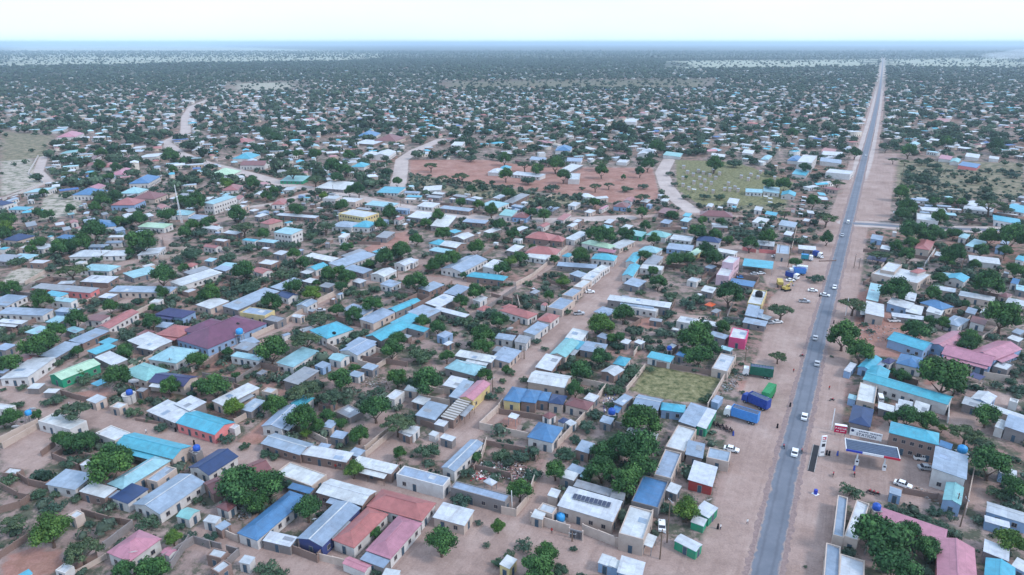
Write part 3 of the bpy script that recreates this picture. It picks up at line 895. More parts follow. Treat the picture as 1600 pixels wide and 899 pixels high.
# Tree crowns: centre and half width of the crown, kind (D dense dark, F flat-topped thorn tree, S shrub, L light green)
TREES = '''
@0,719
850,80,160D 390,560,150L 90,490,115F 430,370,95S 640,700,150F 960,860,100D 1190,880,140D 1150,500,110S 1350,610,75L 1480,600,70S 290,110,80S 70,160,90S 290,270,70S 550,10,90S 700,500,50S 1160,745,32D 430,270,60S 600,300,60S 330,330,60S 1060,440,60S 1400,520,50S 1540,310,50S 760,420,40S 200,370,40S 560,740,80S
@320,719
260,190,180D 500,200,150D 380,330,110D 800,390,120D 1160,80,80L 1330,570,58D 470,850,110S 40,610,75S 590,885,80S 1330,880,60S 470,640,35S
@640,719
250,650,130D 860,240,105D 690,520,65L 540,490,40S 390,320,105S 890,660,90S 1070,740,100D 1000,850,150D 1180,860,80S 780,740,60S 690,790,60S 440,100,75S 960,110,85S 1140,80,95D 1280,690,36S 1500,70,130D 1380,140,60D 600,660,40S 620,40,60S
@960,719
80,170,130D 200,60,150D 560,400,105L 400,370,75S 1490,830,20S
@1280,719
500,620,220D 850,690,115D 600,840,170D 400,500,95D 700,560,90D 240,240,105S 1340,30,150D 1400,260,95S 1530,220,110D 1500,640,120L 560,370,70S 680,420,70S 820,460,75S 940,500,70S 900,400,70S 1020,430,70S 1230,100,60S 1480,360,60S 760,430,50S
@0,539
70,140,95D 270,30,120D 530,90,60S 600,55,55D 90,570,90D 290,550,50D 170,330,50S 430,430,85S 560,510,135F 920,260,110D 670,270,80S 610,230,50D 980,50,75D 560,760,95D 670,760,95D 480,740,75D 880,860,115D 1320,330,90D 1560,320,80D 1540,120,85D 1300,160,80S 1050,520,80S 1170,580,40S 1250,650,60S 350,190,50S 130,470,60S 450,140,60S 1100,120,50S 350,450,50S 30,600,60D 980,870,80D 20,350,30S 1450,190,60S 1100,450,25D
@320,539
80,330,125D 220,490,90L 550,470,100D 520,50,130D 770,580,130D 880,640,70D 790,690,50L 960,560,70D 1050,270,108D 1060,620,58D 1200,700,88D 1330,500,125D 1500,600,130F 1500,260,90D 1360,350,60S 1460,40,105D 1520,850,65D 780,350,130F 1000,400,120F 680,380,80S 160,735,80S 310,790,50S 750,190,80S 900,90,70S 850,140,60S 480,850,60S 1170,180,48D 240,240,40D 180,60,50D 1250,430,70S 1100,440,60S 540,870,50S 960,120,50S 1240,30,50S 1300,370,50S 640,220,30S
@640,539
140,290,140D 110,80,120S 290,90,65D 570,20,85D 590,240,70D 790,210,55S 890,270,50S 1290,350,80D 1340,200,95D 1490,100,95D 1580,350,80S 1390,640,85S 1440,540,80S 1200,850,100S 1520,840,110D 140,830,110S 20,560,80S 650,400,60S 700,350,55S 720,860,90S 850,860,80S 1290,740,60S 750,190,40D 600,400,40S 1180,300,30S 790,765,30S 520,880,50D 1560,470,50S 30,20,60S 730,280,40S 1050,30,40S
@960,539
1280,80,75F 660,90,110D 760,40,80D 210,600,165D 180,830,170D 40,790,120D 120,220,80S 275,190,50S 30,350,65S 740,400,45S 990,150,28S 940,200,38S 310,40,50S 560,50,60D 700,430,50S 1000,370,30S 60,280,50S 170,180,50S
@1280,539
330,60,110D 650,240,68D 970,260,180D 880,160,90D 690,560,110D 850,600,88D 560,580,60D 1310,550,110D 1150,680,130F 1260,760,110F 1530,70,80S 1500,280,55S 1550,350,80S 960,650,40L 1380,870,80S 1160,0,85D 1480,880,50S 1240,840,70S 1180,330,40S 580,210,35D 1060,320,90D 1050,200,70D 100,90,18S
@0,359
150,120,60S 240,160,50D 470,140,80D 560,130,75D 640,110,85D 730,20,110D 1030,70,60D 1110,100,105D 1020,170,50D 840,150,40S 130,250,85S 350,200,50S 400,300,60S 560,310,105F 660,410,50S 300,480,60F 330,560,88D 640,560,50S 590,700,88D 440,790,85D 350,860,105D 60,840,70S 200,780,75S 860,610,70D 950,600,75S 1270,360,105D 1430,300,48D 1500,190,105S 1260,490,58D 1345,520,55S 1190,610,38D 1180,720,78D 1440,20,60D 1550,30,75S 1580,520,58D 1490,550,60S 90,460,78D 0,450,55D 800,840,60S 1000,820,70S 30,40,60D 750,230,60S 600,250,50S 1000,210,45S 1150,210,45S 1380,240,60S 900,440,40S 30,510,50S 700,600,50S 1010,600,50S 1340,180,30S 300,110,60D 780,340,50S
@320,359
300,330,98D 50,500,80D 700,190,60D 760,260,68D 640,260,58S 600,350,95S 700,330,65S 430,400,85S 330,460,100S 200,500,80S 690,450,78D 520,570,88D 840,500,78L 960,350,68D 1050,330,60D 1110,370,75D 1060,450,58D 1400,220,78D 1530,170,90D 1280,270,48D 1110,140,58D 600,120,75S 700,120,60S 900,90,58S 1030,630,68D 1160,660,78D 1310,590,88D 900,690,115F 780,850,125F 560,890,75D 1500,860,80D 1200,500,75S 1330,460,60S 1430,500,60S 1530,520,65S 1580,400,48D 340,140,75S 470,190,70S 170,220,75S 460,30,58D 1180,820,85S 870,420,38D 1450,370,45S 820,40,75S 250,110,50S 540,450,60S 150,360,50S 640,570,0S 60,60,60S 1590,640,0S 1250,800,50S
@640,359
50,80,58D 260,30,68D 330,220,80D 250,250,75D 180,280,65D 520,150,78D 640,50,75S 860,220,68D 780,250,58L 720,310,78D 960,140,38D 1330,210,78D 1430,30,68D 1520,60,95D 50,410,98D 520,490,88D 400,560,68D 500,600,48S 470,720,88S 100,720,68D 220,760,68D 700,710,88D 570,830,105D 640,650,75S 1190,410,58L 1090,520,48D 1235,640,48S 1490,740,110L 990,870,48S 920,420,48S 1570,850,48D 750,80,48S 560,660,60S 420,360,35D 810,40,60D 1180,350,40S 730,430,40S 30,20,50S 1130,230,45D 790,420,35S 350,810,45S
@960,359
90,40,68D 310,80,58D 650,20,75D 790,40,58D 890,80,48D 1060,110,75D 1190,70,75D 1040,30,75S 1470,90,58S 470,240,78D 570,230,68D 720,170,78D 780,230,78D 620,320,110S 300,325,48D 340,410,75D 240,200,55D 900,500,115D 640,540,88S 560,580,75S 440,650,58S 70,660,88D 1300,620,105F 710,770,58D 850,770,65D 640,850,140D 440,740,58S 370,800,75S 30,840,58D 250,840,48S 200,490,48S 150,760,38S 900,710,58S 780,690,48S 1410,260,55D 1560,380,65S 80,150,38S 500,20,48S 430,520,60S 1380,80,50S 530,800,50S
@1280,359
60,70,58D 10,370,48S 600,130,58D 690,200,68D 720,100,58D 470,190,75F 600,480,110D 270,570,105F 190,830,125D 730,20,105D 900,30,88D 1050,30,58D 1060,200,98D 950,120,60S 1340,60,88D 1500,60,115D 1260,160,68D 1540,320,78D 1320,430,130D 940,390,68D 890,500,75D 1430,680,140D 1070,560,75S 780,790,108D 700,790,70D 870,720,58D 970,730,58D 1180,850,88D 1220,270,48D 1170,310,38S 1000,240,68D 1450,170,60D 1100,330,50S 830,60,70D 1140,580,40D 560,860,40S 400,790,40S 350,740,40S
@640,179
165,395,55F 405,475,65F 260,490,50F 525,520,38F 735,565,42F 480,590,48D 900,385,62F 1140,390,70D 750,470,60D 930,515,70S 1110,570,75S 1450,555,52F 1555,545,42F 1350,575,30S 1000,430,60D 1490,370,65F 1500,440,60D 1200,480,60D 740,345,55D 470,340,60S 540,700,48D 400,690,48D 640,750,60D 770,620,60D 1100,700,75F 1310,630,60S 1050,780,60D 950,770,50D 340,610,50S 700,870,60D 220,790,55D 130,850,50D 50,560,40S 1450,690,50D
@960,179
260,390,60D 200,450,45D 70,490,25D 100,580,55S 220,560,50S 220,640,60F 390,640,38F 330,260,65D 700,640,55S 820,640,55S 1240,710,55F 1330,770,50F 470,540,40S 560,640,45S 950,740,30S 560,490,18D 1200,540,60D 1320,550,70D 1450,550,60S 1220,460,55S 780,390,70D 930,380,70S 220,760,55D 455,790,55D 60,820,55S 1140,850,55S 240,870,50D 1550,680,60D 690,830,45D 830,835,45D 1050,790,50S 1490,420,50D 430,460,40S 1390,150,50D
@1280,179
60,690,50F 140,530,55F 280,300,52D 60,800,80F 640,610,65D 720,570,30D 700,470,65S 900,400,60S 800,370,60S 1340,690,105F 1460,740,60F 900,680,45D 1020,680,45D 1110,690,48D 690,730,75D 650,790,65D 940,800,65D 1170,790,70F 520,260,38F 580,350,38F 670,365,38F 1060,465,38S 1300,575,45S 900,490,30S 700,280,110D 1000,220,75D 1380,240,60D 870,630,60S 1000,860,50S 1530,470,55S
@320,179
860,500,68F 680,450,75F 950,700,60S 1070,720,60D 1370,860,58D 370,540,65D 170,540,55L 720,750,65D 480,640,50D 1200,590,60D 250,780,85D 40,830,50D 940,870,75F 300,870,90F 1440,770,65D 1500,530,45D 1120,320,50D 730,310,45D 540,590,40D 670,680,35D 920,640,40L 1030,500,55D 1130,600,45D 1000,410,75D 1090,430,60D 870,310,55D 480,140,50D 550,190,50D
@0,179
550,740,48D 370,790,55D 290,770,45D 60,830,80D 800,680,70D 900,640,60D 740,730,50D 1080,820,70D 930,830,55D 1300,790,80D 1530,690,85D 1420,680,60D 1590,860,50D 530,460,58F 730,480,42D 850,490,45D 780,400,48D 910,420,50D 1330,330,70D 640,290,32D 790,300,45D 1010,840,50D 340,610,38D 1250,610,38S 1350,430,40D 1430,370,38D 1500,870,60D 50,880,60L 270,640,50S
'''
# Compound walls: polylines, colour, height
WALLS = '''
@0,719
150,150 230,200 430,245 640,290 870,355 T 2.2
0,215 150,300 235,320 165,370 0,415 T 2
0,770 240,610 T 1.8
650,430 860,490 1040,520 T 2
1040,530 820,700 G 2.2
600,900 830,770 K 1.4
540,890 760,770 T 1.8
1260,440 1590,210 K 2
1280,800 1520,650 1640,690 G 2.2
1340,850 1480,640 G 2
@320,719
100,570 260,640 K 2
440,640 740,745 T 2.2
750,750 880,800 960,690 T 2.2
1000,660 885,780 1240,870 K 2
180,720 270,745 110,899 G 2
0,660 130,700 G 1.8
@640,719
945,480 1245,580 K 2.6
1350,570 1598,670 1810,715 K 2.6
490,70 790,140 800,200 T 1.8
500,90 570,-30 T 1.8
720,420 830,440 920,330 980,150 K 2.2
@960,719
200,600 330,400 K 2.6
450,150 530,-20 K 2.6
@1280,719
1205,80 1135,430 K 2.2
650,260 920,310 1035,375 T 1.8
@0,539
0,765 300,620 K 2
30,810 310,650 K 2
330,870 430,790 T 1.8
450,385 690,450 840,470 T 2
840,440 960,395 T 2
1500,215 1600,145 K 1.8
1060,590 1400,650 T 1
@320,539
0,185 120,95 585,215 570,290 T 2.2
235,625 470,490 K 2
1250,835 1440,680 K 2
1255,880 1475,690 K 2
1110,610 1240,515 K 1.6
450,150 560,175 K 1.6
1220,120 1580,170 T 2
@640,539
550,655 690,520 725,470 K 2.4
550,660 930,740 1150,805 1370,570 1530,350 1270,290 K 2.4
700,540 1030,590 T 2
580,780 1000,860 985,910 T 1.8
70,620 260,680 T 2
600,770 560,900 K 2
@960,539
90,370 235,190 K 2
330,170 850,250 T 2
940,120 725,500 K 2.2
150,90 220,-10 K 2
@1280,539
900,130 1180,225 K 2.6
1280,260 1470,290 K 2.4
1005,480 1000,610 W 2.2
430,520 600,540 T 1.8
1180,340 1260,330 K 1.6
@0,359
0,225 180,170 K 2
200,430 370,330 K 1.8
0,770 100,800 280,720 T 1.8
680,600 860,480 T 2
1060,670 1180,610 K 2
900,360 1010,310 T 1.6
1180,260 1290,170 1270,80 T 1.8
100,320 230,270 T 1.6
@320,359
370,850 570,760 K 2
620,740 780,640 K 2.2
880,580 1090,480 1200,420 K 2.4
970,690 1290,780 T 2
860,160 1000,100 T 1.6
280,680 470,720 W 2
270,420 380,370 K 1.8
1120,110 1370,120 T 1.8
@640,359
730,430 830,440 960,370 1230,150 K 2
560,660 830,470 G 2
830,540 1060,600 T 2
640,520 800,560 T 1.6
1000,380 1250,470 T 1.6
860,620 840,540 K 2
240,520 330,420 T 1.6
780,690 960,730 K 2
@960,359
370,290 560,300 T 1.8
1000,160 1100,180 P 2
1380,170 1420,0 K 2
680,390 760,330 T 1.8
720,430 800,360 T 2
1130,180 1260,190 P 2
330,0 550,0 T 1.6
@1280,359
1100,320 1170,60 T 2
1120,490 1460,570 T 3
820,290 900,170 W 2
1400,350 1430,230 T 1.8
1100,780 1180,700 K 2.4
0,250 130,245 T 0.6
@0,179
220,470 300,330 W 1.8
230,470 350,545 0,680 W 1.8
600,760 800,790 T 1.6
@320,179
360,690 800,610 T 1.8
1260,610 1560,680 K 2
@640,179
930,620 1110,640 960,720 K 2
240,540 420,580 T 1.8
1000,860 1130,870 1260,770 K 1.8
'''
# ------------------------------------------------------------------ houses
def opening(kind):
    mb = MB()
    if kind == 'window':
        mb.box(-.55,-.05,0, .55,.0,1.15, 0); mb.box(-.46,-.07,.08, .46,-.05,1.07, 1); mb.box(-.62,-.12,-.08, .62,.0,0, 0); mb.box(-.025,-.085,.08,.025,-.07,1.07,0)
        return mb.mesh('window', [M_FRAME, M_GLASS])
    mb.box(-.55,-.05,0, .55,.0,2.2, 0); mb.box(-.46,-.07,0, .46,-.05,2.1, 1); mb.box(.3,-.11,1.0,.38,-.07,1.1,0)
    return mb.mesh('door', [M_FRAME, M_DOOR])
WIN_ME, DOOR_ME = opening('window'), opening('door')
_p = MB(); _p.box(-.46,-.07,.08, .46,-.05,1.07, 0); PANE_ME = _p.mesh('pane', M_GLASS)
_p = MB(); _p.box(-.55,-.05,0, .55,.0,1.15, 0); _p.box(-.62,-.12,-.08, .62,.0,0, 0); _p.box(-.025,-.085,.08,.025,-.07,1.07,0); WFR_ME = _p.mesh('window', M_FRAME)
RD = {'w': 'white tin roofed', 'g': 'grey tin roofed', 'b': 'blue-grey tin roofed', 'c': 'pale cyan roofed', 'C': 'bright cyan roofed', 'n': 'navy roofed', 'B': 'blue roofed', 'p': 'pink roofed', 'r': 'red roofed',
 'm': 'maroon roofed', 'u': 'purple roofed', 'y': 'pale green roofed', 't': 'teal roofed', 'd': 'dark indigo roofed', 'x': 'slatted tin roofed', 'o': 'orange cloth', 'T': 'roofless'}
WD = {'W': 'white', 'K': 'cream', 'G': 'grey', 'T': 'brown', 'P': 'salmon pink', 'Y': 'yellow', 'L': 'light blue', 'E': 'green', 'H': 'hot pink', 'V': 'lilac', 'N': 'indigo', 'R': 'dark red', 'O': 'open-sided'}
FOOT = []    # (x, y, radius, L, W, angle)
def house(A, Bp, Cp, code, h):
    form, rc, wc = code; A, Bp, Cp = at(*A, h), at(*Bp, h), at(*Cp, h)
    c = (Bp+Cp)/2; u = Bp-A; v = Cp-A; L, W = u.length, v.length
    au = math.atan2(u.y, u.x); av = math.atan2(v.y, v.x)
    cand = [av-math.pi/2, av+math.pi/2]; av2 = min(cand, key=lambda t: abs((t-au+math.pi) % (2*math.pi)-math.pi))
    dlt = (av2-au+math.pi) % (2*math.pi)-math.pi; rz = au+dlt*W*W/(L*L+W*W)
    sh = max(.35, math.cos(dlt)); area = L*W*sh; k = math.sqrt(area/(L*W)); L *= k; W *= k
    if W > L: L, W = W, L; rz += math.pi/2
    if W < 2.2: W = 2.2
    rz = (rz+math.pi/2) % math.pi-math.pi/2          # front (local -y) towards the camera side
    c.z = 0; h += random.uniform(-.08, .08); FOOT.append((c.x, c.y, math.hypot(L, W)/2, L, W, rz))
    small = L < 6.5; sc = scale_at(c); px = to_px(Vector((c.x, c.y, h)))
    size = 'tiny' if L < 4 else 'small' if L < 8 else '' if L < 15 else 'long' if W < .55*L else 'large'
    if form == 'P': name, cat, shape = 'hut', 'hut', 'pyramid-topped hut'
    elif wc == 'O': name, cat, shape = 'open_shelter', 'shelter', 'shelter'
    elif small: name, cat, shape = 'shed', 'shed', 'shed'
    elif form == 'F': name, cat, shape = 'parapet_building', 'shop building', 'parapet building'
    elif form == 'S': name, cat, shape = 'lean_to_building', 'row building', 'low-pitched building'
    else: name, cat, shape = 'house', 'house', 'hipped house' if form == 'H' else 'gabled house'
    wd = '' if wc in 'O' else ' with %s walls' % WD[wc]
    desc = ' '.join(x for x in (size, RD[rc], shape) if x)+(wd if wc in 'PYLEHVNRWKGT' else '')
    if wc == 'O': desc = ' '.join(x for x in (size, RD[rc].replace(' roofed', ''), 'open-sided shelter') if x)
    o = thing(name, (c.x, c.y, 0), rz, desc, cat, {'house':'houses of the town','shed':'small sheds','hut':'small pyramid-topped huts','parapet_building':'parapet buildings of the town','lean_to_building':'low-pitched tin roofed buildings','open_shelter':'open shelters'}[name], px=px)
    if form == 'F' and rc == 'T': shape = 'roofless shell'
    l, w_ = L/2, W/2; ov = .3 if min(L, W) > 4 else .12; rm = RM[rc]
    il, iw = l-ov, w_-ov
    if form == 'F': il, iw = l, w_
    wm = WM.get(wc, M_WOOD)
    if wc == 'O':
        for x in (-il, 0, il) if L > 8 else (-il, il):
            for y in (-iw, iw):
                p = MB(); p.tube((x*.95, y*.9, -.05), (x*.95, y*.9, h-.02), .09, n=6); p.build('post', M_STEEL, o)
    rise = {'S': .07, 'F': .05, 'G': .17, 'H': .22, 'P': .34}[form]*W
    if form in 'GH' and rc in 'wgb': rise *= .75
    hb = h-rise*.5 if form == 'S' else h
    mb = MB()
    if wc != 'O':
        if form == 'F':
            t = .22; zt = h+.06; r0 = h-.45
            mb.box(-l, -w_, -.2, l, -w_+t, zt); mb.box(-l, w_-t, -.2, l, w_, zt); mb.box(-l, -w_+t, -.2, -l+t, w_-t, zt); mb.box(l-t, -w_+t, -.2, l, w_-t, zt)
            if rc == 'T':
                mb.box(-t/2, -w_+t, -.2, t/2, w_-t, zt-.6)
                if L > 9: mb.box(-l*.55, -w_+t, -.2, -l*.55+t, w_-t, zt-.3)
        elif form == 'S':
            mb.prism([(-iw, -.2), (iw, -.2), (iw, hb+rise-.02), (-iw, hb-.02)], -il, il)
            mb.v = [(y, x, z) for x, y, z in mb.v]; mb.f = [tuple(reversed(f)) for f in mb.f]
        elif form == 'G':
            mb.prism([(-iw, -.2), (iw, -.2), (iw, h-.02), (0, h+rise*(iw/w_)-.02), (-iw, h-.02)], -il, il)
            mb.v = [(y, x, z) for x, y, z in mb.v]; mb.f = [tuple(reversed(f)) for f in mb.f]
        else: mb.box(-il, -iw, -.2, il, iw, h-.01)
        mb.build('wall', wm, o)
    r = MB(); th = .1
    if form == 'F':
        if rc != 'T':
            t = .225; r.box(-l+t, -w_+t, h-.42, l-t, w_-t, h-.27)
            r.v = [(x, y, z+(y/w_)*.18) for x, y, z in r.v]
        else: r.box(-l+.23, -w_+.23, -.05, l-.23, w_-.23, .08)
    elif form == 'S':
        r.box(-l, -w_, 0, l, w_, th); r.v = [(x, y, z+hb+rise*(y+w_)/(2*w_)) for x, y, z in r.v]
    elif form == 'G':
        for s in (-1, 1):
            y0, y1 = (-w_, 0) if s < 0 else (0, w_)
            za, zb = (h, h+rise) if s < 0 else (h+rise, h)
            P = [(-l, y0, za), (l, y0, za), (l, y1, zb), (-l, y1, zb)]
            Q = [(x, y, z-th) for x, y, z in P]
            r.face(P); r.face(Q[::-1])
            for i in range(4):
                if (s < 0 and i == 2) or (s > 0 and i == 0): continue
                r.face([P[i], Q[i], Q[(i+1) % 4], P[(i+1) % 4]])
    else:
        k = l-w_*.95 if form == 'H' and l > w_ else 0.0
        E = [(-l,-w_,h), (l,-w_,h), (l,w_,h), (-l,w_,h)]; R0, R1 = (-k, 0, h+rise), (k, 0, h+rise)
        if k > .2: r.face([E[0], E[1], R1, R0]); r.face([E[2], E[3], R0, R1]); r.face([E[1], E[2], R1]); r.face([E[3], E[0], R0])
        else:
            for i in range(4): r.face([E[i], E[(i+1) % 4], (0, 0, h+rise)])
        for i in range(4): a_, b_ = E[i], E[(i+1) % 4]; r.face([(a_[0], a_[1], h-.16), (b_[0], b_[1], h-.16), b_, a_])
        r.face([(x, y, h-.16) for x, y, z in E[::-1]])
    ro = r.build('floor' if rc == 'T' else 'roof', rm, o)
    if sc > 2.4 and form in 'GH' and l > 3:           # ridge capping
        kk = l if form == 'G' else max(.3, l-w_*.95); rr_ = MB(); rr_.box(-kk, -.16, h+rise-.01, kk, .16, h+rise+.05); rr_.build('ridge_cap', RM['w' if rc in 'cb' else rc], ro)
    if sc > 3.2 and W > 3 and form in 'SF' and rc in 'wbgc' and L > 6 and random.random() < .7:    # odd replacement sheets lying on the roof
        s_ = MB(); x0 = random.uniform(-l*.7, l*.4); y0 = random.choice([-w_*.75, -.1]); zz = (hb+th if form == 'S' else h-.27)
        s_.box(x0, y0, .012, x0+random.choice([1.8, 2.7]), y0+w_*.7, .035); f0 = (lambda y: rise*(y+w_)/(2*w_)) if form == 'S' else (lambda y: (y/w_)*.18)
        s_.v = [(x, y, z+zz+f0(y)) for x, y, z in s_.v]; s_.build('roof_patch', RM[random.choice('gbw')], o)
    if sc > 3.3 and form in 'GHS' and L > 8.5 and wc != 'O' and hb > 2.9 and random.random() < .4:      # verandas on thin posts
        loc_ = Matrix.Rotation(-rz, 2) @ Vector((-c.x, -c.y)); s = -1 if loc_.y < 0 else 1; x0, x1 = sorted((random.uniform(-il, -il*.3), random.uniform(il*.3, il)))
        mid_ = Matrix.Rotation(rz, 2) @ Vector(((x0+x1)/2, s*(w_+1.2))); q_ = (c.x+mid_.x, c.y+mid_.y)
        if all((q_[0]-f[0])**2+(q_[1]-f[1])**2 > (f[2]*.8+1)**2 for f in FOOT[:-1]):
            v_ = MB(); ya, yb = iw+.01, w_+1.7; za, zb = hb-.32, hb-.62
            P = [(x0, s*ya, za), (x1, s*ya, za), (x1, s*yb, zb), (x0, s*yb, zb)]; Q = [(x, y, z-.05) for x, y, z in P]; v_.face(P); v_.face(Q[::-1])
            for i in range(4): v_.face([P[i], Q[i], Q[(i+1) % 4], P[(i+1) % 4]])
            vo = v_.build('veranda_roof', RM[random.choice('wgb') if random.random() < .6 else rc], o)
            for k_ in range(3): v_ = MB(); xx = x0+.15+(x1-x0-.3)*k_/2; v_.tube((xx, s*(yb-.12), -.05), (xx, s*(yb-.12), zb-.03), .06, n=6); v_.build('post', M_WOOD, vo)
    # windows and doors
    if wc != 'O' and rc not in 'T' and form != 'X' and sc > 1.05 and h < 12:
        floors = max(1, int(h/2.9)); sides = [(-1, L, iw if form != 'F' else w_, 0)]
        d = Vector((-c.x, -c.y)); loc = Matrix.Rotation(-rz, 2) @ d
        sy = -1 if loc.y < 0 else 1; sx_ = -1 if loc.x < 0 else 1
        faces = [('y', sy)]
        if sc > 1.9: faces.append(('x', sx_))
        if sc > 4.2: faces.append(('y', -sy))
        for ax, s in faces:
            span = (L if ax == 'y' else W)-1.6; n = int(span/(2.1 if floors > 1 else 2.6 if wc in 'WLP' else 3.0)); n = min(n, 9)
            if small: n = min(n, 2)
            if span < 1: continue
            n = max(n, 1)
            for fl in range(floors):
                for i in range(n):
                    if floors == 1 and random.random() < .12 and n > 2: continue
                    t = (i+.5)/n*span-span/2; door = fl == 0 and ((i % 3 == 1) if n > 2 else i == 0)
                    me_ = DOOR_ME if door else WIN_ME; z = 0 if door else .95+fl*2.9
                    if not door and h < 2.5: continue
                    if z+(2.2 if door else 1.15) > (hb if form != 'F' else h)-.1: continue
                    if ax == 'y': p = (t, s*iw, z); r_ = 0 if s < 0 else math.pi
                    else: p = (s*il, t, z); r_ = math.pi/2 if s > 0 else -math.pi/2
                    if not door and sc > 5.0: wo = link('window', WFR_ME, o, p, r_); link('pane', PANE_ME, wo)
                    else: link(me_.name.split('.')[0], me_, o, p, r_)
    return o
def blocks(txt):
    ox = oy = 0; k = 5.0
    for ln in txt.strip().splitlines():
        if ln.startswith('@'):
            ox, oy = map(float, ln[1:].split(',')); k = 1.0 if ln == '@0,0' else 4.994; continue
        yield ox, oy, k, ln
for ox, oy, k, ln in blocks(HOUSES):
    t = ln.split(); code = t[3]
    if code == 'X': continue
    pts = [(ox+float(a.split(',')[0])/k, oy+float(a.split(',')[1])/k) for a in t[:3]]
    house(*pts, code, float(t[4]) if len(t) > 4 else 3.0)
for hx, hy in [(655,430),(695,445),(770,430),(820,450),(570,440),(615,460),(745,465),(665,485),(790,485),(705,505),(755,525),(535,485),(620,520),(890,530),(675,545),(535,540),(580,565),(715,570),(860,570),(940,560),(770,590),(990,475),(1045,495),(1120,480),(1250,485),(1140,440),(1065,460),(540,400),(900,575),(965,580)]:
    x_, y_ = 960+hx/4.994, 179+hy/4.994; house((x_+2.4, y_+1.0), (x_-2.4, y_+.6), (x_+3.0, y_-.6), 'SgK', 2.4)
for hx, hy in [(1480,645),(1475,672),(1470,705),(1458,740),(1452,775),(1215,655),(1215,685),(1180,640),(1040,585),(620,585)]:
    x_, y_ = 960+hx/4.994, 179+hy/4.994; house((x_+3.6, y_+.8), (x_-3.6, y_+.5), (x_+4.0, y_-.7), 'SwO', 2.4)
# ------------------------------------------------------------------ compound walls
def free(x, y, r=0.0, skip=None):
    for i, f in enumerate(FOOT):
        if i == skip: continue
        dx, dy = x-f[0], y-f[1]
        if dx*dx+dy*dy > (f[2]+r)**2: continue
        cs, sn = math.cos(f[5]), math.sin(f[5]); u = dx*cs+dy*sn; v = -dx*sn+dy*cs
        if abs(u) < f[3]/2+r and abs(v) < f[4]/2+r: return False
    return True
WALLPTS = []
def wall(pts, wc, h, desc=None):
    o_ = sum(pts, Vector((0, 0)))/len(pts); mb = MB(); t = .11
    for p, q in zip(pts[:-1], pts[1:]):
        p, q = p-o_, q-o_; d = q-p; L = d.length
        if L < .3: continue
        d /= L; n = Vector((-d.y, d.x))*t
        M = Matrix(((d.x, n.x/t, 0, p.x), (d.y, n.y/t, 0, p.y), (0, 0, 1, 0), (0, 0, 0, 1)))
        k = max(1, int(L/3.2))
        for j in range(k):                    # panels between pillars, each of a slightly different height
            x0, x1 = L*j/k, L*(j+1)/k; hh = h+random.uniform(-.09, .05)
            mb.box(x0+.16, -t, -.2, x1-.16, t, hh, 0, M)
        for j in range(k+1): x = L*j/k; mb.box(x-.16, -.16, -.2, x+.16, .16, h+.1, 0, M)
        for j in range(int(L/2)+1): WALLPTS.append((p+o_)+d*min(L, j*2.0))
    me_ = mb.mesh('compound_wall', WM[wc])
    px = to_px(Vector((o_.x, o_.y, 0)))
    o = link('compound_wall', me_, None, (o_.x, o_.y, 0)); o['category'] = 'wall'; o['group'] = 'compound walls of the town'
    n_ = sum((q-p).length for p, q in zip(pts[:-1], pts[1:]))
    THINGS.append([o, px[0], px[1], '%s %s compound wall' % ('low' if h < 1.7 else 'long' if n_ > 25 else 'short' if n_ < 10 else 'plain', WD[wc]), None]); return o
for ox, oy, k, ln in blocks(WALLS):
    t = ln.split(); pts = [at(ox+float(a.split(',')[0])/k, oy+float(a.split(',')[1])/k).to_2d() for a in t[:-2]]
    wall(pts, t[-2], float(t[-1]))
def street_at(x, y):
    s_, r_, g_, o_, p_ = soil_at(x, y); return s_ > .35 or g_ > .4 or p_ > .4
nyard = 0
for i, f in enumerate(list(FOOT)):                        # yards walled off behind or beside the houses
    if f[1] > 520 or f[3] < 7 or random.random() < .35: continue
    cs, sn = math.cos(f[5]), math.sin(f[5]); U = Vector((cs, sn)); V = Vector((-sn, cs)); c = Vector((f[0], f[1]))
    s = random.choice((-1, 1)); s2 = random.choice((-1, 1)); d = random.uniform(7, 13); e_ = random.uniform(0, 6)
    p0 = c+U*s2*(f[3]/2-.1)+V*s*(f[4]/2-.1); p1 = p0+V*s*d; p2 = p1-U*s2*(f[3]+e_); p3 = p2-V*s*(d*.9)
    seq = [p0, p1, p2, p3] if random.random() < .6 else [p0, p1, p2]; good = []
    for a_, b_ in zip(seq[:-1], seq[1:]):
        ok = all(free(*(a_.lerp(b_, q)), .3, i) and not street_at(*(a_.lerp(b_, q))) for q in (.15, .35, .5, .65, .85, 1))
        if ok: good.append((a_, b_))
        else: break
    if not good: continue
    wall([good[0][0]]+[g_[1] for g_ in good], random.choice('TTTGKK'), random.choice((1.7, 1.9, 2.1))); nyard += 1
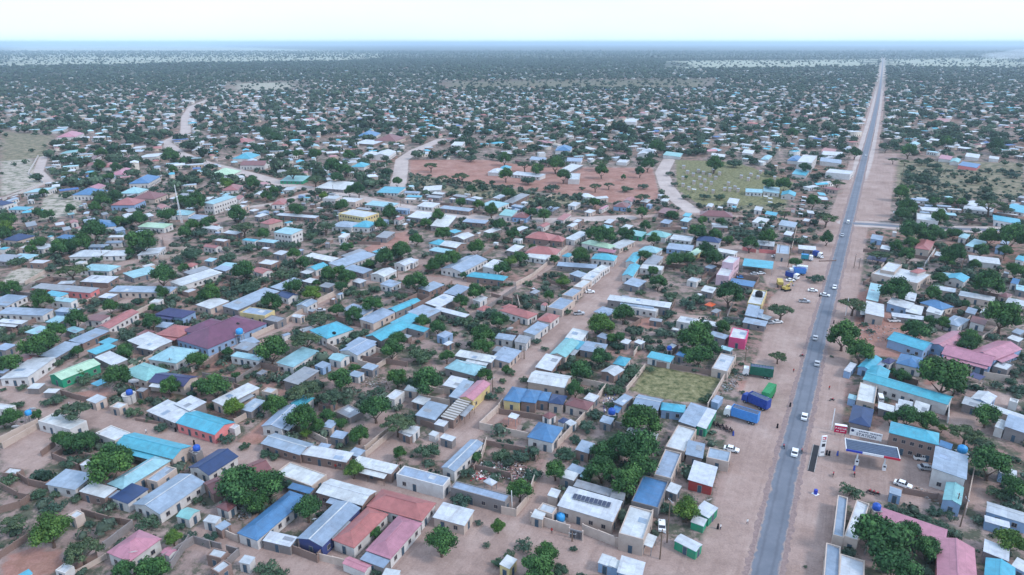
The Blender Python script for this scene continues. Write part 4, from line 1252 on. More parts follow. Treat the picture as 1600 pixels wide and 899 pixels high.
# small sheds, stores and latrines that stand about in the yards
random.seed(31); nshed = 0; WP = np.array([(q.x, q.y) for q in WALLPTS])
TP = []
for ox, oy, k, ln in blocks(TREES):
    for t in ln.split():
        a_, b_, c_ = t.split(','); q = at(ox+float(a_)/k, oy+float(b_)/k, 3); TP.append((q.x, q.y, float(c_[:-1])/k/scale_at(q)))
TP = np.array(TP)
for _ in range(14000):
    if nshed >= 230: break
    y = math.sqrt(random.uniform(110**2, 520**2)); x = random.uniform(-1, 1)*(.78*y+10); big_ = _ < 5000; L = random.uniform(8, 14) if big_ else random.uniform(2.4, 6.2); W = random.uniform(.38, .55)*L if big_ else random.uniform(.55, .8)*L
    if big_ and nshed >= 95: continue
    if not free(x, y, L*(.5 if big_ else .6)+.8) or street_at(x, y): continue
    if any(street_at(x+L*.5*math.cos(t_), y+L*.5*math.sin(t_)) for t_ in (0, 1.57, 3.14, 4.71)): continue
    if soil_at(x, y)[3] > .3 or soil_at(x, y)[1] > .4: continue
    if (np.hypot(TP[:, 0]-x, TP[:, 1]-y) < TP[:, 2]+L*.45).any() or (np.hypot(WP[:, 0]-x, WP[:, 1]-y) < L*.62+.8).any(): continue
    near_ = min(FOOT, key=lambda f: (f[0]-x)**2+(f[1]-y)**2)
    if math.hypot(near_[0]-x, near_[1]-y) > 34: continue
    r_ = near_[5]+random.uniform(-.06, .06); h = random.uniform(2.8, 3.2) if big_ else random.uniform(2.1, 2.8); U = Vector((math.cos(r_), math.sin(r_)))*L/2; V = Vector((-math.sin(r_), math.cos(r_)))*W/2; c = Vector((x, y))
    tp_ = lambda q: to_px(Vector((q.x, q.y, h)))
    house(tp_(c+U-V), tp_(c-U-V), tp_(c+U+V), random.choice(['SwW','SwG','SbG','SgT','SwT','SbL','GwK','SwK','FwT','SgG','GbW','SCW','ScG','GrW']), h); nshed += 1
# ------------------------------------------------------------------ trees
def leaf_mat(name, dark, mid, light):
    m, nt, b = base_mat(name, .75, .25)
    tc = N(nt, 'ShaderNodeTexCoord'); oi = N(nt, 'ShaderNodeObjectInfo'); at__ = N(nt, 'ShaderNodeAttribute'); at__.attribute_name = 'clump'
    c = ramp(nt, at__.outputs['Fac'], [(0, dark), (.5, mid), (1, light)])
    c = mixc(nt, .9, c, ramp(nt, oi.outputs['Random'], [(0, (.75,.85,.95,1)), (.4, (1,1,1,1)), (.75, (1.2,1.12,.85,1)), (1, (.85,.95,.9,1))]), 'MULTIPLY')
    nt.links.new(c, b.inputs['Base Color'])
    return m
LM = {'D': leaf_mat('dense_leaves', (.012,.042,.016,1), (.035,.100,.032,1), (.085,.19,.055,1)),
      'F': leaf_mat('thorn_tree_leaves', (.03,.055,.033,1), (.062,.10,.055,1), (.11,.155,.08,1)),
      'S': leaf_mat('shrub_leaves', (.026,.060,.040,1), (.052,.100,.068,1), (.095,.15,.10,1)),
      'L': leaf_mat('light_leaves', (.03,.07,.015,1), (.075,.15,.03,1), (.16,.25,.05,1))}
def clump_mesh(name, blobs, nleaf, size, mat, flat=1.0, core=True, seed=0):
    r_ = np.random.default_rng(seed); V = []; F = []; C = []; n0 = 0
    vol = np.array([b_[3]**2 for b_ in blobs]); cnt = (nleaf*vol/vol.sum()).astype(int)
    for (bx, by, bz, br), n in zip(blobs, cnt):
        n = max(n, 6); d = r_.normal(size=(n, 3)); d /= np.linalg.norm(d, axis=1)[:, None]; d[:, 2] = np.where(d[:, 2] < -.5, -d[:, 2], d[:, 2])
        rad = br*(1+r_.normal(0, .13, n))*(.78+.34*r_.random(n)); p = d*rad[:, None]; p[:, 2] *= flat; p += (bx, by, bz)
        nrm = d+r_.normal(0, .45, (n, 3)); nrm /= np.linalg.norm(nrm, axis=1)[:, None]
        a_ = np.cross(nrm, r_.normal(size=(n, 3))); a_ /= np.linalg.norm(a_, axis=1)[:, None]; b_ = np.cross(nrm, a_)
        s = size*(.6+.8*r_.random(n))[:, None]; tone = r_.random()*.55
        q = np.stack([p-a_*s, p-b_*s*.75, p+a_*s, p+b_*s*.75], 1).reshape(-1, 3)
        V.append(q); F.append(np.arange(n*4).reshape(n, 4)+n0); n0 += n*4
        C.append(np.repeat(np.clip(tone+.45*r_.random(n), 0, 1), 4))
    V = np.concatenate(V); F = np.concatenate(F); C = np.concatenate(C); faces = [tuple(f) for f in F.tolist()]
    if core:
        bm = bmesh.new()
        for bx, by, bz, br in blobs:
            M = Matrix.Translation((bx, by, bz)) @ Matrix.Diagonal((br*.80, br*.80, br*.80*flat, 1)); bmesh.ops.create_icosphere(bm, subdivisions=1 if br < .4 else 2, radius=1, matrix=M)
        for v in bm.verts: v.co *= 1+random.uniform(-.04, .04)
        bm.verts.ensure_lookup_table(); base = len(V); V = np.concatenate([V, np.array([v.co[:] for v in bm.verts])])
        faces += [tuple(base+v.index for v in f.verts) for f in bm.faces]; C = np.concatenate([C, np.full(len(bm.verts), .12)]); bm.free()  # cores get a dark leaf tone: shade within the crown painted in
    me_ = bpy.data.meshes.new(name); me_.from_pydata(V.tolist(), [], faces); me_.materials.append(mat)
    ca = me_.attributes.new('clump', 'FLOAT', 'POINT'); ca.data.foreach_set('value', C.astype(np.float32)); me_.update(); return me_
def crown_variant(kind, i):
    random.seed(100+i*7+ord(kind)); bl = []
    if kind in 'DL':
        n = 11+i
        for k in range(n):
            t = 2.4*k+random.random(); r = .62*math.sqrt((k+.3)/n); bl.append((r*math.cos(t), r*math.sin(t), .18+.5*(1-r*r*1.9)+random.uniform(-.25, .22), random.uniform(.24, .40)))
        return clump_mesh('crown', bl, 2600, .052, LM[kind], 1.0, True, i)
    if kind == 'F':
        for k in range(15):
            t = 2.4*k+random.random(); r = .80*math.sqrt((k+.3)/15); bl.append((r*math.cos(t), r*math.sin(t), .20-.28*r*r+random.uniform(-.07, .07), random.uniform(.20, .30)))
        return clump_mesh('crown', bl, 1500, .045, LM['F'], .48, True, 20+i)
    for k in range(9):
        t = 2.4*k+random.random(); r = .68*math.sqrt((k+.3)/9); bl.append((r*math.cos(t)*random.uniform(.8, 1.15), r*math.sin(t), .22-.2*r+random.uniform(-.12, .12), random.uniform(.18, .36)))
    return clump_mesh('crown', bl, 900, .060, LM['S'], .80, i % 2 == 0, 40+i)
CROWN = {k: [crown_variant(k, i) for i in range(n)] for k, n in (('D', 6), ('L', 2), ('F', 4), ('S', 6))}
def trunk_mesh(kind, i):
    random.seed(i*3+ord(kind)); mb = MB(); top = {'D': -.1, 'L': -.1, 'F': .05, 'S': .0}[kind]; bot = -1.03
    w0 = .085 if kind != 'S' else .04; mid = (random.uniform(-.06, .06), random.uniform(-.06, .06), (bot+top)/2)
    mb.tube((0, 0, bot), mid, w0, w0*.72, 7, cap=False)
    for k in range(4 if kind != 'S' else 5):
        t = k*1.6+random.random(); r = {'D': .35, 'L': .35, 'F': .6, 'S': .3}[kind]
        mb.tube(mid, (r*math.cos(t), r*math.sin(t), top+random.uniform(0, .15)), w0*.5, w0*.2, 5, cap=False)
    return mb.mesh('trunk', M_BARK)
TRUNK = {k: [trunk_mesh(k, i) for i in range(3)] for k in 'DLFS'}
TSPEC = {'D': ('leafy_tree', 'tree', 'dense leafy trees', (.60, .30)), 'L': ('light_green_tree', 'tree', 'light green trees', (.60, .30)), 'F': ('thorn_tree', 'tree', 'flat-topped thorn trees', (.85, .12)), 'S': ('shrub', 'shrub', 'grey-green shrubs', (.30, .15))}
TREEPTS = []; ti = 0
def tree(cx, cy, rpx, kind, zf=None):
    global ti
    name, cat, grp, (zc, vc) = TSPEC[kind]; g0 = at(cx, cy, 2.5); sc = scale_at(g0); R = rpx/sc
    R *= 1.10 if kind in 'DL' else 1.05
    if kind in 'DL': R = min(R, 9.8)
    zc_ = zc*R; p = at(cx, cy, zc_+vc*R); TREEPTS.append((p.x, p.y, R))
    size = 'huge' if R > 7 else 'large' if R > 5 else 'medium' if R > 3.2 else 'small'
    desc = {'D': '%s round dark green tree', 'L': '%s light green tree', 'F': '%s flat-topped thorn tree', 'S': '%s grey-green bush'}[kind] % size
    o = thing(name, (p.x, p.y, 0), random.uniform(0, 6.28), desc, cat, grp, px=(cx, cy))
    s = (R*random.uniform(.94, 1.06), R*random.uniform(.94, 1.06), R*random.uniform(.88, 1.08))
    link('crown', CROWN[kind][ti % len(CROWN[kind])], o, (0, 0, zc_), 0, s)
    if kind != 'S' or R > 2.5: link('trunk', TRUNK[kind][ti % 3], o, (0, 0, zc_), 0, (R, R, zc_))
    ti += 1; return o
import re
random.seed(5)
for ox, oy, k, ln in blocks(TREES):
    for t in ln.split():
        a_, b_, c_ = t.split(','); r = float(c_[:-1])
        if r < 5: continue
        tree(ox+float(a_)/k, oy+float(b_)/k, r/k, c_[-1])
# ------------------------------------------------------------------ vehicles
def wheel_me(r, w_):
    mb = MB(); mb.tube((0,-w_/2,0), (0,w_/2,0), r, n=14, mi=0); mb.tube((0,-w_/2-.01,0), (0,w_/2+.01,0), r*.55, n=10, mi=1)
    return mb.mesh('wheel', [M_BLACK, M_STEEL])
WH_CAR, WH_TRK, WH_MOTO = wheel_me(.33, .2), wheel_me(.52, .34), wheel_me(.30, .09)
def lamp_me():
    mb = MB(); mb.box(-.03, -.18, -.09, .03, .18, .09); return mb.mesh('headlight', [plain('lamp_glass', (.6,.6,.55,1), .15, .7)])
LAMP = lamp_me()
def car_meshes(style, mat):
    b_ = MB(); c = MB()
    if style == 'pickup': prof = [(-2.4,.35),(2.35,.35),(2.4,.75),(2.2,1.0),(.9,1.08),(.9,1.1),(-.6,1.1),(-2.4,1.1)]; cab = [(.95,1.05),(.45,1.75),(-.5,1.78),(-.65,1.05)]
    elif style == 'van': prof = [(-2.3,.35),(2.2,.35),(2.3,.8),(1.9,1.15),(1.2,1.2),(-2.3,1.2)]; cab = [(1.75,1.15),(1.05,2.0),(-2.2,2.02),(-2.28,1.15)]
    else: prof = [(-2.15,.32),(2.1,.32),(2.15,.65),(1.95,.82),(.95,.93),(-1.55,.95),(-2.1,.88)]; cab = [(1.0,.9),(.45,1.40),(-1.0,1.42),(-1.65,.9)]
    b_.prism(prof, -.85, .85); 
    if style == 'pickup': b_.box(-2.3,-.78,1.1,-.7,.78,1.12,1)
    c.prism(cab, -.74, .74, 1); (xr, zr), (xl, zl) = cab[1], cab[2]; c.box(xl+.02, -.72, zr-.02, xr-.02, .72, zr+.06, 0)
    for x in (xr-.05, (xl+xr)/2, xl): c.box(x-.04,-.76,cab[0][1],x+.04,.76,zr+.02,0)
    return b_.mesh('body', [mat, M_BLACK]), c.mesh('cabin', [mat, M_GLASS])
CARME = {}
def car(px, py, deg, style='saloon', mat=None, desc='white car', onto=0.04):
    mat = mat or M_WHITE; key = (style, mat.name)
    if key not in CARME: CARME[key] = car_meshes(style, mat)
    p = at(px, py, .6); nm = {'saloon': 'car', 'pickup': 'pickup_truck', 'van': 'minibus'}[style]
    o = thing(nm, (p.x, p.y, onto), math.radians(deg), desc, nm.replace('_', ' '), 'cars and pickups by the main road', px=(px, py))
    link('body', CARME[key][0], o); link('cabin', CARME[key][1], o)
    for x in (-1.35, 1.3):
        for y in (-.8, .8): link('wheel', WH_CAR, o, (x, y, .33))
    for y in (-.6, .6): link('headlight', LAMP, o, (2.15 if style != 'pickup' else 2.38, y, .66 if style == 'saloon' else .78))
    return o
def heading(p, q):                     # heading in degrees on the ground from pixel p towards pixel q
    a_, b_ = at(*p), at(*q); return math.degrees(math.atan2(b_.y-a_.y, b_.x-a_.x))
up = lambda x, y: heading((x, y), (x+(1380-x)*.1, y+(70-y)*.1))
M_SILV = plain('silver_paint', (.42,.44,.47,1), .3, .6); M_DGREEN = plain('lorry_green', (.015,.13,.085,1), .5, var=.3); M_GREEN = plain('bright_green_paint', (.03,.27,.10,1), .5, var=.25)
M_LBLUE = plain('lorry_light_blue', (.07,.26,.62,1), .45); M_NAVY = plain('lorry_navy', (.02,.06,.30,1), .5, var=.25); M_TARP = plain('grey_tarpaulin', (.10,.13,.20,1), .8, var=.35); M_YEL = plain('machine_yellow', (.50,.38,.10,1), .6)
for x, y, st_, m_, d, flip in [(1257,651,'saloon',M_WHITE,'white saloon car driving on the main road near the lorries',0), (1242,707,'saloon',M_WHITE,'white saloon car driving on the main road beside the fuel station',0), (1277,568,'saloon',M_SILV,'silver saloon car driving on the main road',0),
    (1304,449,'saloon',M_WHITE,'white car driving on the main road abreast of the white compound',1), (1316,368,'saloon',M_SILV,'silver car driving just below the road junction',1), (1353,243,'saloon',M_WHITE,'small white car far up the main road',0), (1325,348,'van',M_WHITE,'white minibus turning at the road junction',0), (1274,528,'saloon',M_SILV,'grey car on the main road above the big round bush',0)]:
    car(x, y, up(x, y)+180*flip, st_, m_, d, .07)
for x, y, dg, st_, m_, d in [(1143,702,-25,'saloon',M_WHITE,'white saloon car parked on the sand below the blue lorry'), (1375,623,70,'van',M_WHITE,'white minibus parked in the yard of the long cyan roofed building'), (1289,461,-30,'saloon',M_WHITE,'white car leaving the sand onto the main road'),
    (1270,454,-15,'saloon',M_WHITE,'white car parked on the roadside sand beside the grass'), (1235,438,0,'saloon',M_WHITE,'white car parked below the blue tanker lorries'), (1257,471,-10,'pickup',M_SILV,'small pale pickup on the dark roadside soil'), (1397,501,0,'pickup',M_WHITE,'white pickup parked in front of the long low roof'),
    (1442,716,-12,'pickup',M_WHITE,'white pickup with red canopy by the fuel station shop'), (1448,731,-10,'saloon',M_SILV,'silver car behind the white pickup at the fuel station'), (1411,757,-40,'saloon',M_WHITE,'white wrecked car above the blue kiosk'), (1215,503,5,'saloon',M_WHITE,'white car parked under the thorn tree by the pink shop'), (1203,504,5,'saloon',M_SILV,'silver car in the shade beside the thorn tree'),
    (1034,821,80,'saloon',M_WHITE,'white car parked beside the cream parapet building'), (1179,428,10,'saloon',M_SILV,'silver car under the cyan forecourt canopy'), (1189,427,10,'saloon',M_WHITE,'white car under the cyan forecourt canopy'), (1283,401,80,'saloon',M_WHITE,'white car parked beside the road above the tankers'), (1212,401,0,'saloon',M_WHITE,'white car in front of the cream office'), (1194,388,0,'saloon',M_WHITE,'white car inside the walled yard by the shops'),
    (922,456,5,'saloon',M_WHITE,'white car parked at the edge of the wide dirt street'), (501,485,10,'saloon',M_SILV,'pale green car under the walls of the narrow street'), (905,490,10,'pickup',M_SILV,'dark pickup on the wide dirt street'), (1158,433,0,'saloon',M_LBLUE,'blue car outside the lilac building')]:
    car(x, y, dg, st_, m_, d)
def lorry(A, B, cabm, boxm, topm, desc, hb=2.9, ribs=False):      # A front end, B rear end in pixels
    a_, b_ = at(*A), at(*B); d = a_-b_; L = d.length; c = (a_+b_)/2; rz = math.atan2(d.y, d.x)
    o = thing('lorry', (c.x, c.y, .01), rz, desc, 'lorry', 'lorries parked on the roadside sand', desc)
    l = L/2; cb = MB(); x0, x1 = l-2.0, l
    cb.prism([(x0,.6),(x1,.6),(x1,1.6),(x1-.25,2.9),(x0+.2,3.0),(x0,2.9)], -1.2, 1.2); cb.build('cab', cabm, o)
    g_ = MB(); g_.box(x1-.2,-1.05,1.75,x1+.0,1.05,2.55); g_.v = [(x-(z-1.75)*.17+.06, y, z) for x, y, z in g_.v]; g_.build('windscreen', M_GLASS, o)
    bx = MB(); bx.box(-l,-1.25,1.1,x0-.25,-1.13,1.1+hb); bx.box(-l,1.13,1.1,x0-.25,1.25,1.1+hb); bx.box(-l,-1.13,1.1,-l+.1,1.13,1.1+hb); bx.box(x0-.35,-1.13,1.1,x0-.25,1.13,1.1+hb+.2); bx.box(-l,-1.2,.95,x0-.25,1.2,1.1)
    k = int((L-2.3)/.9)
    for i in range(k+1):
        x = -l+.1+(L-2.5)*i/k; bx.box(x-.05,-1.31,1.1,x+.05,-1.25,1.1+hb); bx.box(x-.05,1.25,1.1,x+.05,1.31,1.1+hb)
    for z in (1.9, 2.7, 3.4):
        if z < 1+hb: bx.box(-l,-1.29,z,x0-.25,-1.25,z+.07); bx.box(-l,1.25,z,x0-.25,1.29,z+.07)
    bx.build('cargo_body', boxm, o)
    tp = MB(); nn = 10
    for i in range(k):
        xa = -l+.12+(L-2.55)*i/k; xb = -l+.12+(L-2.55)*(i+.82)/k
        tp.prism([(xa,.95+hb),(xb,.95+hb),(xb,1.02+hb),(xa,1.02+hb)], -1.12, 1.12)
    tp.box(-l+.1,-1.12,.80+hb,x0-.4,1.12,.86+hb); tp.build('tarpaulin', topm, o)
    ch = MB(); ch.box(-l+.2,-.5,.55,l-.1,.5,.9); ch.build('chassis', M_BLACK, o)
    for x in (-l+1.2, -l+2.5, l-1.3):
        for y in (-1.05, 1.05): link('wheel', WH_TRK, o, (x, y, .52))
    for y in (-.9, .9): link('headlight', LAMP, o, (l+.03, y, .95))
    return o
lorry((1160,585), (1207,592), M_WHITE, M_DGREEN, M_TARP, 'long dark green slatted lorry, uppermost of the lorries beside the walled field', 3.0)
lorry((1191,636), (1205,616), M_WHITE, M_GREEN, M_GREEN, 'bright green lorry with white cab standing nose to tail with the navy one')
lorry((1161,626), (1200,643), M_NAVY, M_NAVY, M_TARP, 'navy blue lorry wedged between the green and the light blue lorries')
lorry((1132,648), (1184,664), M_WHITE, M_LBLUE, M_TARP, 'long light blue lorry with white cab, lowest of the parked lorries')
lorry((1247,438), (1228,433), M_WHITE, M_NAVY, M_TARP, 'blue lorry with white cab, front one of the trio by the grass', 2.2)
lorry((1232,428), (1258,430), M_WHITE, M_LBLUE, M_NAVY, 'blue lorry behind the front one beside the roadside grass', 2.4)
lorry((1236,424), (1261,427), M_WHITE, M_WHITE, M_WHITE, 'white boxed lorry behind the blue pair beside the grass', 2.6)
lorry((1270,408), (1251,406), M_WHITE, plain('teal_lorry', (.03,.28,.36,1), .5), M_LBLUE, 'teal lorry with white cab above the dark bushes', 2.2)
lorry((1284,404), (1270,401), M_WHITE, M_NAVY, M_NAVY, 'navy lorry with white cab next to the main road', 2.4)
def digger(px, py):
    p = at(px, py); o = thing('excavator', (p.x, p.y, 0), .4, '', 'excavator', None, 'yellow excavator with raised arm standing on dark soil')
    b_ = MB(); b_.box(-1.6,-1.2,.9,1.2,1.2,2.0); b_.box(-.2,-1.1,2.0,1.1,.1,3.0); b_.build('body', M_YEL, o)
    t_ = MB(); [t_.prism([(-2,.2),(-1.7,0),(1.7,0),(2,.2),(2,.7),(1.7,.9),(-1.7,.9),(-2,.7)], y, y+.5) for y in (-1.4, .9)]; t_.build('track', M_BLACK, o)
    a_ = MB(); a_.tube((1,.5,1.9),(3.2,.5,4.2),.28,.2,6); a_.tube((3.2,.5,4.2),(4.6,.5,2.2),.2,.14,6); a_.build('arm', M_YEL, o); k_ = MB(); k_.prism([(4.2,2.2),(5,2.1),(5,1.4),(4.3,1.3)], .1, .9); k_.build('bucket', M_STEEL, o)
    g_ = MB(); g_.box(-.1,-1.13,2.1,1.13,.13,2.8); g_.build('cab_glass', M_GLASS, o)
digger(1228, 454)
p = at(1218, 447); o = thing('tipper_lorry', (p.x, p.y, 0), 1.3, '', 'lorry', None, 'yellow tipper lorry standing beside the excavator')
b_ = MB(); b_.prism([(1.2,.6),(3.2,.6),(3.2,1.7),(2.9,2.9),(1.2,2.9)], -1.2, 1.2); b_.build('cab', M_YEL, o); b_ = MB(); b_.prism([(-3.4,1.6),(1.0,1.1),(1.1,3.1),(-3.6,3.1)], -1.2, 1.2); b_.build('tipper_bed', M_YEL, o)
for x in (-2.6, -1.4, 2.2):
    for y in (-1.05, 1.05): link('wheel', WH_TRK, o, (x, y, .52))
# motorcycles
mf = MB(); mf.tube((-.5,0,.45),(.1,0,.75),.07,n=6); mf.tube((.1,0,.75),(.62,0,.35),.04,n=6); mf.tube((.35,0,.55),(.5,0,1.05),.03,n=6); mf.tube((.5,-.32,1.05),(.5,.32,1.05),.025,n=6); mf.box(-.15,-.14,.3,.25,.14,.62); FR = mf.mesh('frame', M_BLACK)
ms = MB(); ms.prism([(-.75,.78),(.0,.74),(.02,.84),(-.75,.88)], -.14, .14); SEAT = ms.mesh('seat', plain('seat_vinyl', (.05,.02,.02,1), .6)); mt = MB(); mt.prism([(.0,.72),(.42,.8),(.36,1.0),(.06,.95)], -.13, .13); TANK = mt.mesh('fuel_tank', M_RED)
TANKD = TANK.copy(); TANKD.materials.clear(); TANKD.materials.append(M_BLACK)
def moto(px, py, dg, label):
    p = at(px, py, .4); o = thing('motorcycle', (p.x, p.y, .03), math.radians(dg), '', 'motorcycle', 'motorcycles of the town', label, (px, py))
    for n_, m_ in (('frame', FR), ('seat', SEAT), ('fuel_tank', TANKD if 'dense' in label else TANK)): link(n_, m_, o)
    for x in (-.62, .66): link('wheel', WH_MOTO, o, (x, 0, .30))
    return o
for i in range(15):
    moto(1114+i*2.3, 660+i*.95+(i % 3)*1.6, random.uniform(40, 110), 'dark motorcycle in the dense parked row below the long light blue lorry')
for x, y, dg, lb in [(1300,625,10,'motorcycle on the roadside sand left of the long cyan roofed building'), (1253,556,0,'motorcycle crossing to the main road near the silver car'), (1225,698,80,'motorcycle riding on the left edge of the main road'), (1302,742,60,'motorcycle standing on the paved forecourt, left of the other'), (1335,742,70,'motorcycle on the forecourt in front of the fuel pumps'),
    (1358,768,10,'motorcycle parked behind the blue kiosk, left one'), (1364,770,15,'motorcycle parked behind the blue kiosk, middle one'), (1370,772,5,'motorcycle parked behind the blue kiosk, right one'), (1253,705,70,'motorcycle just right of the white car on the main road'), (1044,571,20,'motorcycle by the cyan roofed shed'), (955,408,0,'motorcycle on the wide dirt street')]: moto(x, y, dg, lb)
# people
def person_mesh(stride):
    P = [((0,0,.93),.13),((0,0,1.18),.125),((0,0,1.40),.13),((0,0,1.50),.06),((.01,0,1.60),.085),((.015,0,1.70),.09),
         ((0,.10,.88),.095),((stride*.5,.10,.50),.065),((stride*.6-.04,.10,.09),.045),((stride*.6+.10,.10,.04),.04),
         ((0,-.10,.88),.095),((-stride*.25,-.10,.50),.065),((-stride*.85,-.10,.09),.045),((-stride*.85+.13,-.10,.04),.04),
         ((0,.20,1.40),.06),((-stride*.3,.25,1.13),.042),((-stride*.2+.1,.25,.90),.032),((0,-.20,1.40),.06),((stride*.3,-.25,1.13),.042),((stride*.4+.08,-.25,.90),.032)]
    E = [(0,1),(1,2),(2,3),(3,4),(4,5),(0,6),(6,7),(7,8),(8,9),(0,10),(10,11),(11,12),(12,13),(2,14),(14,15),(15,16),(2,17),(17,18),(18,19)]
    me_ = bpy.data.meshes.new('person'); me_.from_pydata([p for p, r in P], E, []); o = bpy.data.objects.new('tmp', me_); COL.objects.link(o)
    sk = o.modifiers.new('s', 'SKIN'); 
    for i, (p, r) in enumerate(P): me_.skin_vertices[0].data[i].radius = (r, r)
    me_.skin_vertices[0].data[0].use_root = True
    o.modifiers.new('u', 'SUBSURF').levels = 1; dg = bpy.context.evaluated_depsgraph_get(); m_ = bpy.data.meshes.new_from_object(o.evaluated_get(dg)); bpy.data.objects.remove(o)
    return m_
def cloth(name, top, low):
    m, nt, b = base_mat(name, .9, .1); tc = N(nt, 'ShaderNodeTexCoord'); s_ = N(nt, 'ShaderNodeSeparateXYZ'); nt.links.new(tc.outputs['Object'], s_.inputs[0])
    c = ramp(nt, math_(nt, 'MULTIPLY', s_.outputs[2], .5), [(0, (.03,.02,.02,1)), (.05, low), (.46, top), (.74, top), (.75, (.10,.05,.035,1)), (.845, (.012,.01,.01,1))]); nt.nodes[-1]
    for n in nt.nodes:
        if n.type == 'VALTORGB': n.color_ramp.interpolation = 'CONSTANT'
    nt.links.new(c, b.inputs['Base Color']); return m
PM = [person_mesh(.28), person_mesh(.08)]
CL = {'black robe': cloth('black_robe', (.01,.01,.015,1), (.01,.01,.015,1)), 'white shirt': cloth('white_shirt', (.7,.7,.7,1), (.05,.06,.1,1)), 'red shirt': cloth('red_shirt', (.4,.03,.03,1), (.04,.04,.05,1)), 'blue dress': cloth('blue_dress', (.04,.08,.35,1), (.04,.08,.35,1))}
robe = MB(); robe.lathe([(.30,.12),(.26,.6),(.19,1.0),(.21,1.38),(.10,1.50)], 12)
PME = {}
def person(px, py, c, label, dg=None):
    p = at(px, py, .9); key = (c, len(THINGS) % 2)
    if key not in PME: m_ = PM[key[1]].copy(); m_.materials.clear(); m_.materials.append(CL[c]); PME[key] = m_
    o = link('person', PME[key], None, (p.x, p.y, .03), math.radians(random.uniform(0, 360) if dg is None else dg)); o['category'] = 'person'; o['group'] = 'people walking in the town'
    THINGS.append([o, px, py, '', label])
    if c in ('black robe', 'blue dress'): robe.build('robe', CL[c], o)
for x, y, c, lb in [(1122,822,'black robe','person in a long black robe walking on the sand below the white roofed shelters'), (1126,823,'white shirt','person in white shirt walking beside the person in black'), (1168,815,'white shirt','person in white shirt at the left edge of the road'),
    (1235,632,'black robe','person in black standing at the left road edge near the blue lorry'), (1215,665,'black robe','person in black crossing the sand below the light blue lorry'), (1240,579,'red shirt','person in red shirt on the sand right of the dark green lorry'), (1146,677,'blue dress','person in blue dress by the row of motorcycles'),
    (1292,707,'black robe','person in black by the pylon sign, left of the pair'), (1296,708,'black robe','person in black by the pylon sign, right of the pair'), (1309,708,'blue dress','person in blue dress alone on the forecourt'), (1296,606,'red shirt','person in red shirt at the right roadside'), (1303,503,'black robe','person in black at the right roadside by the leaning pole'),
    (1281,461,'black robe','person in black beside the white car leaving the sand'), (303,691,'black robe','person in black on the dirt street by the blue tank'), (228,674,'white shirt','person in white on the dirt street behind the cyan roof'), (1122,489,'black robe','person in black in the yard by the shops'), (1335,731,'blue dress','person in blue standing at the left fuel pump'), (862,829,'red shirt','person in red pushing along the cream wall'), (274,671,'black robe','person in black at the corner of the salmon walled house'), (1382,730,'white shirt','person in white standing at the right fuel pump'), (524,729,'red shirt','person in red sitting out in the street near the bush')]:
    person(x, y, c, lb)
# ------------------------------------------------------------------ fuel station, signs
p0, p1, q0 = at(1322,703,4.6), at(1407,719,4.6), at(1324,685,4.6); u = p1-p0; L = u.length; W = (q0-p0).length*.95; rz = math.atan2(u.y, u.x)
n_ = Vector((-math.sin(rz), math.cos(rz), 0)); c = (p0+p1)/2+n_*W/2; c.z = 0
o = thing('fuel_station_canopy', c, rz, '', 'canopy', None, 'flat fuel station canopy with blue, white and red edge on two posts', (1365,700))
l, w_ = L/2, W/2; r = MB(); r.box(-l+.16,-w_+.16,4.35,l-.16,w_-.16,4.5); 
for i in range(7): y = -w_+.4+i*(W-.8)/6; r.box(-l+.2, y-.05, 4.5, l-.2, y+.05, 4.56)
r.build('roof', plain('dark_canopy_sheet', (.07,.10,.16,1), .45, var=.3), o)
for nm, x0, x1, m_ in (('blue_fascia', -l, -l*.38, M_BLUE), ('white_fascia', -l*.38, l*.40, M_WHITE), ('red_fascia', l*.40, l, M_RED)):
    f = MB(); f.box(x0+.002,-w_,4.25,x1-.002,-w_+.15,4.85); f.build(nm, m_, o)
f = MB(); f.box(-l,w_-.15,4.2,l,w_,4.8); f.box(-l,-w_+.16,4.2,-l+.15,w_-.16,4.8); f.box(l-.15,-w_+.16,4.2,l,w_-.16,4.8); f.build('white_fascia', M_WHITE, o)
for x in (-l*.5, l*.52):
    f = MB(); f.tube((x,-w_*.45,-.05),(x,-w_*.45,4.36),.22,n=12); f.build('post', M_WHITE, o)
    g_ = Vector((x, -w_*.45-.75, 0)); M = Matrix.Rotation(rz, 4, 'Z'); wp = c+M @ g_
    t = thing('fuel_pump', wp, rz, '', 'fuel pump', 'fuel pumps under the canopy', 'red and white fuel pump at the %s post of the canopy' % ('left' if x < 0 else 'right'))
    b_ = MB(); b_.box(-.45,-.3,0,.45,.3,1.7); b_.build('body', M_WHITE, t); b_ = MB(); b_.box(-.3,-.34,1.0,.3,-.3,1.5); b_.build('display', M_GLASS, t); b_ = MB(); b_.tube((.5,0,1.2),(.62,-.1,.5),.03,n=6); b_.build('hose', M_BLACK, t)
FONT_MATS = {}
def lettering(txt, size, mat, parent, loc, align='CENTER'):
    cu = bpy.data.curves.new('lettering', 'FONT'); cu.body = txt; cu.size = size; cu.extrude = .015; cu.offset = .012; cu.align_x = align; cu.align_y = 'CENTER'; cu.materials.append(mat)
    t = bpy.data.objects.new('lettering', cu); COL.objects.link(t); t.parent = parent; t.location = loc; t.rotation_euler = (math.pi/2, 0, 0)
    me_ = bpy.data.meshes.new_from_object(t.evaluated_get(bpy.context.evaluated_depsgraph_get())); bpy.data.objects.remove(t); t = link('lettering', me_, parent, loc); t.rotation_euler = (math.pi/2, 0, 0); return t
p0, p1 = at(1327,679,2.1), at(1377,690,2.1); u = p1-p0; L = u.length; rz = math.atan2(u.y, u.x); c = (p0+p1)/2; c.z = 0
o = thing('station_sign', c, rz, '', 'sign', None, 'long white STATION signboard standing between the navy roof and the canopy', (1352,676))
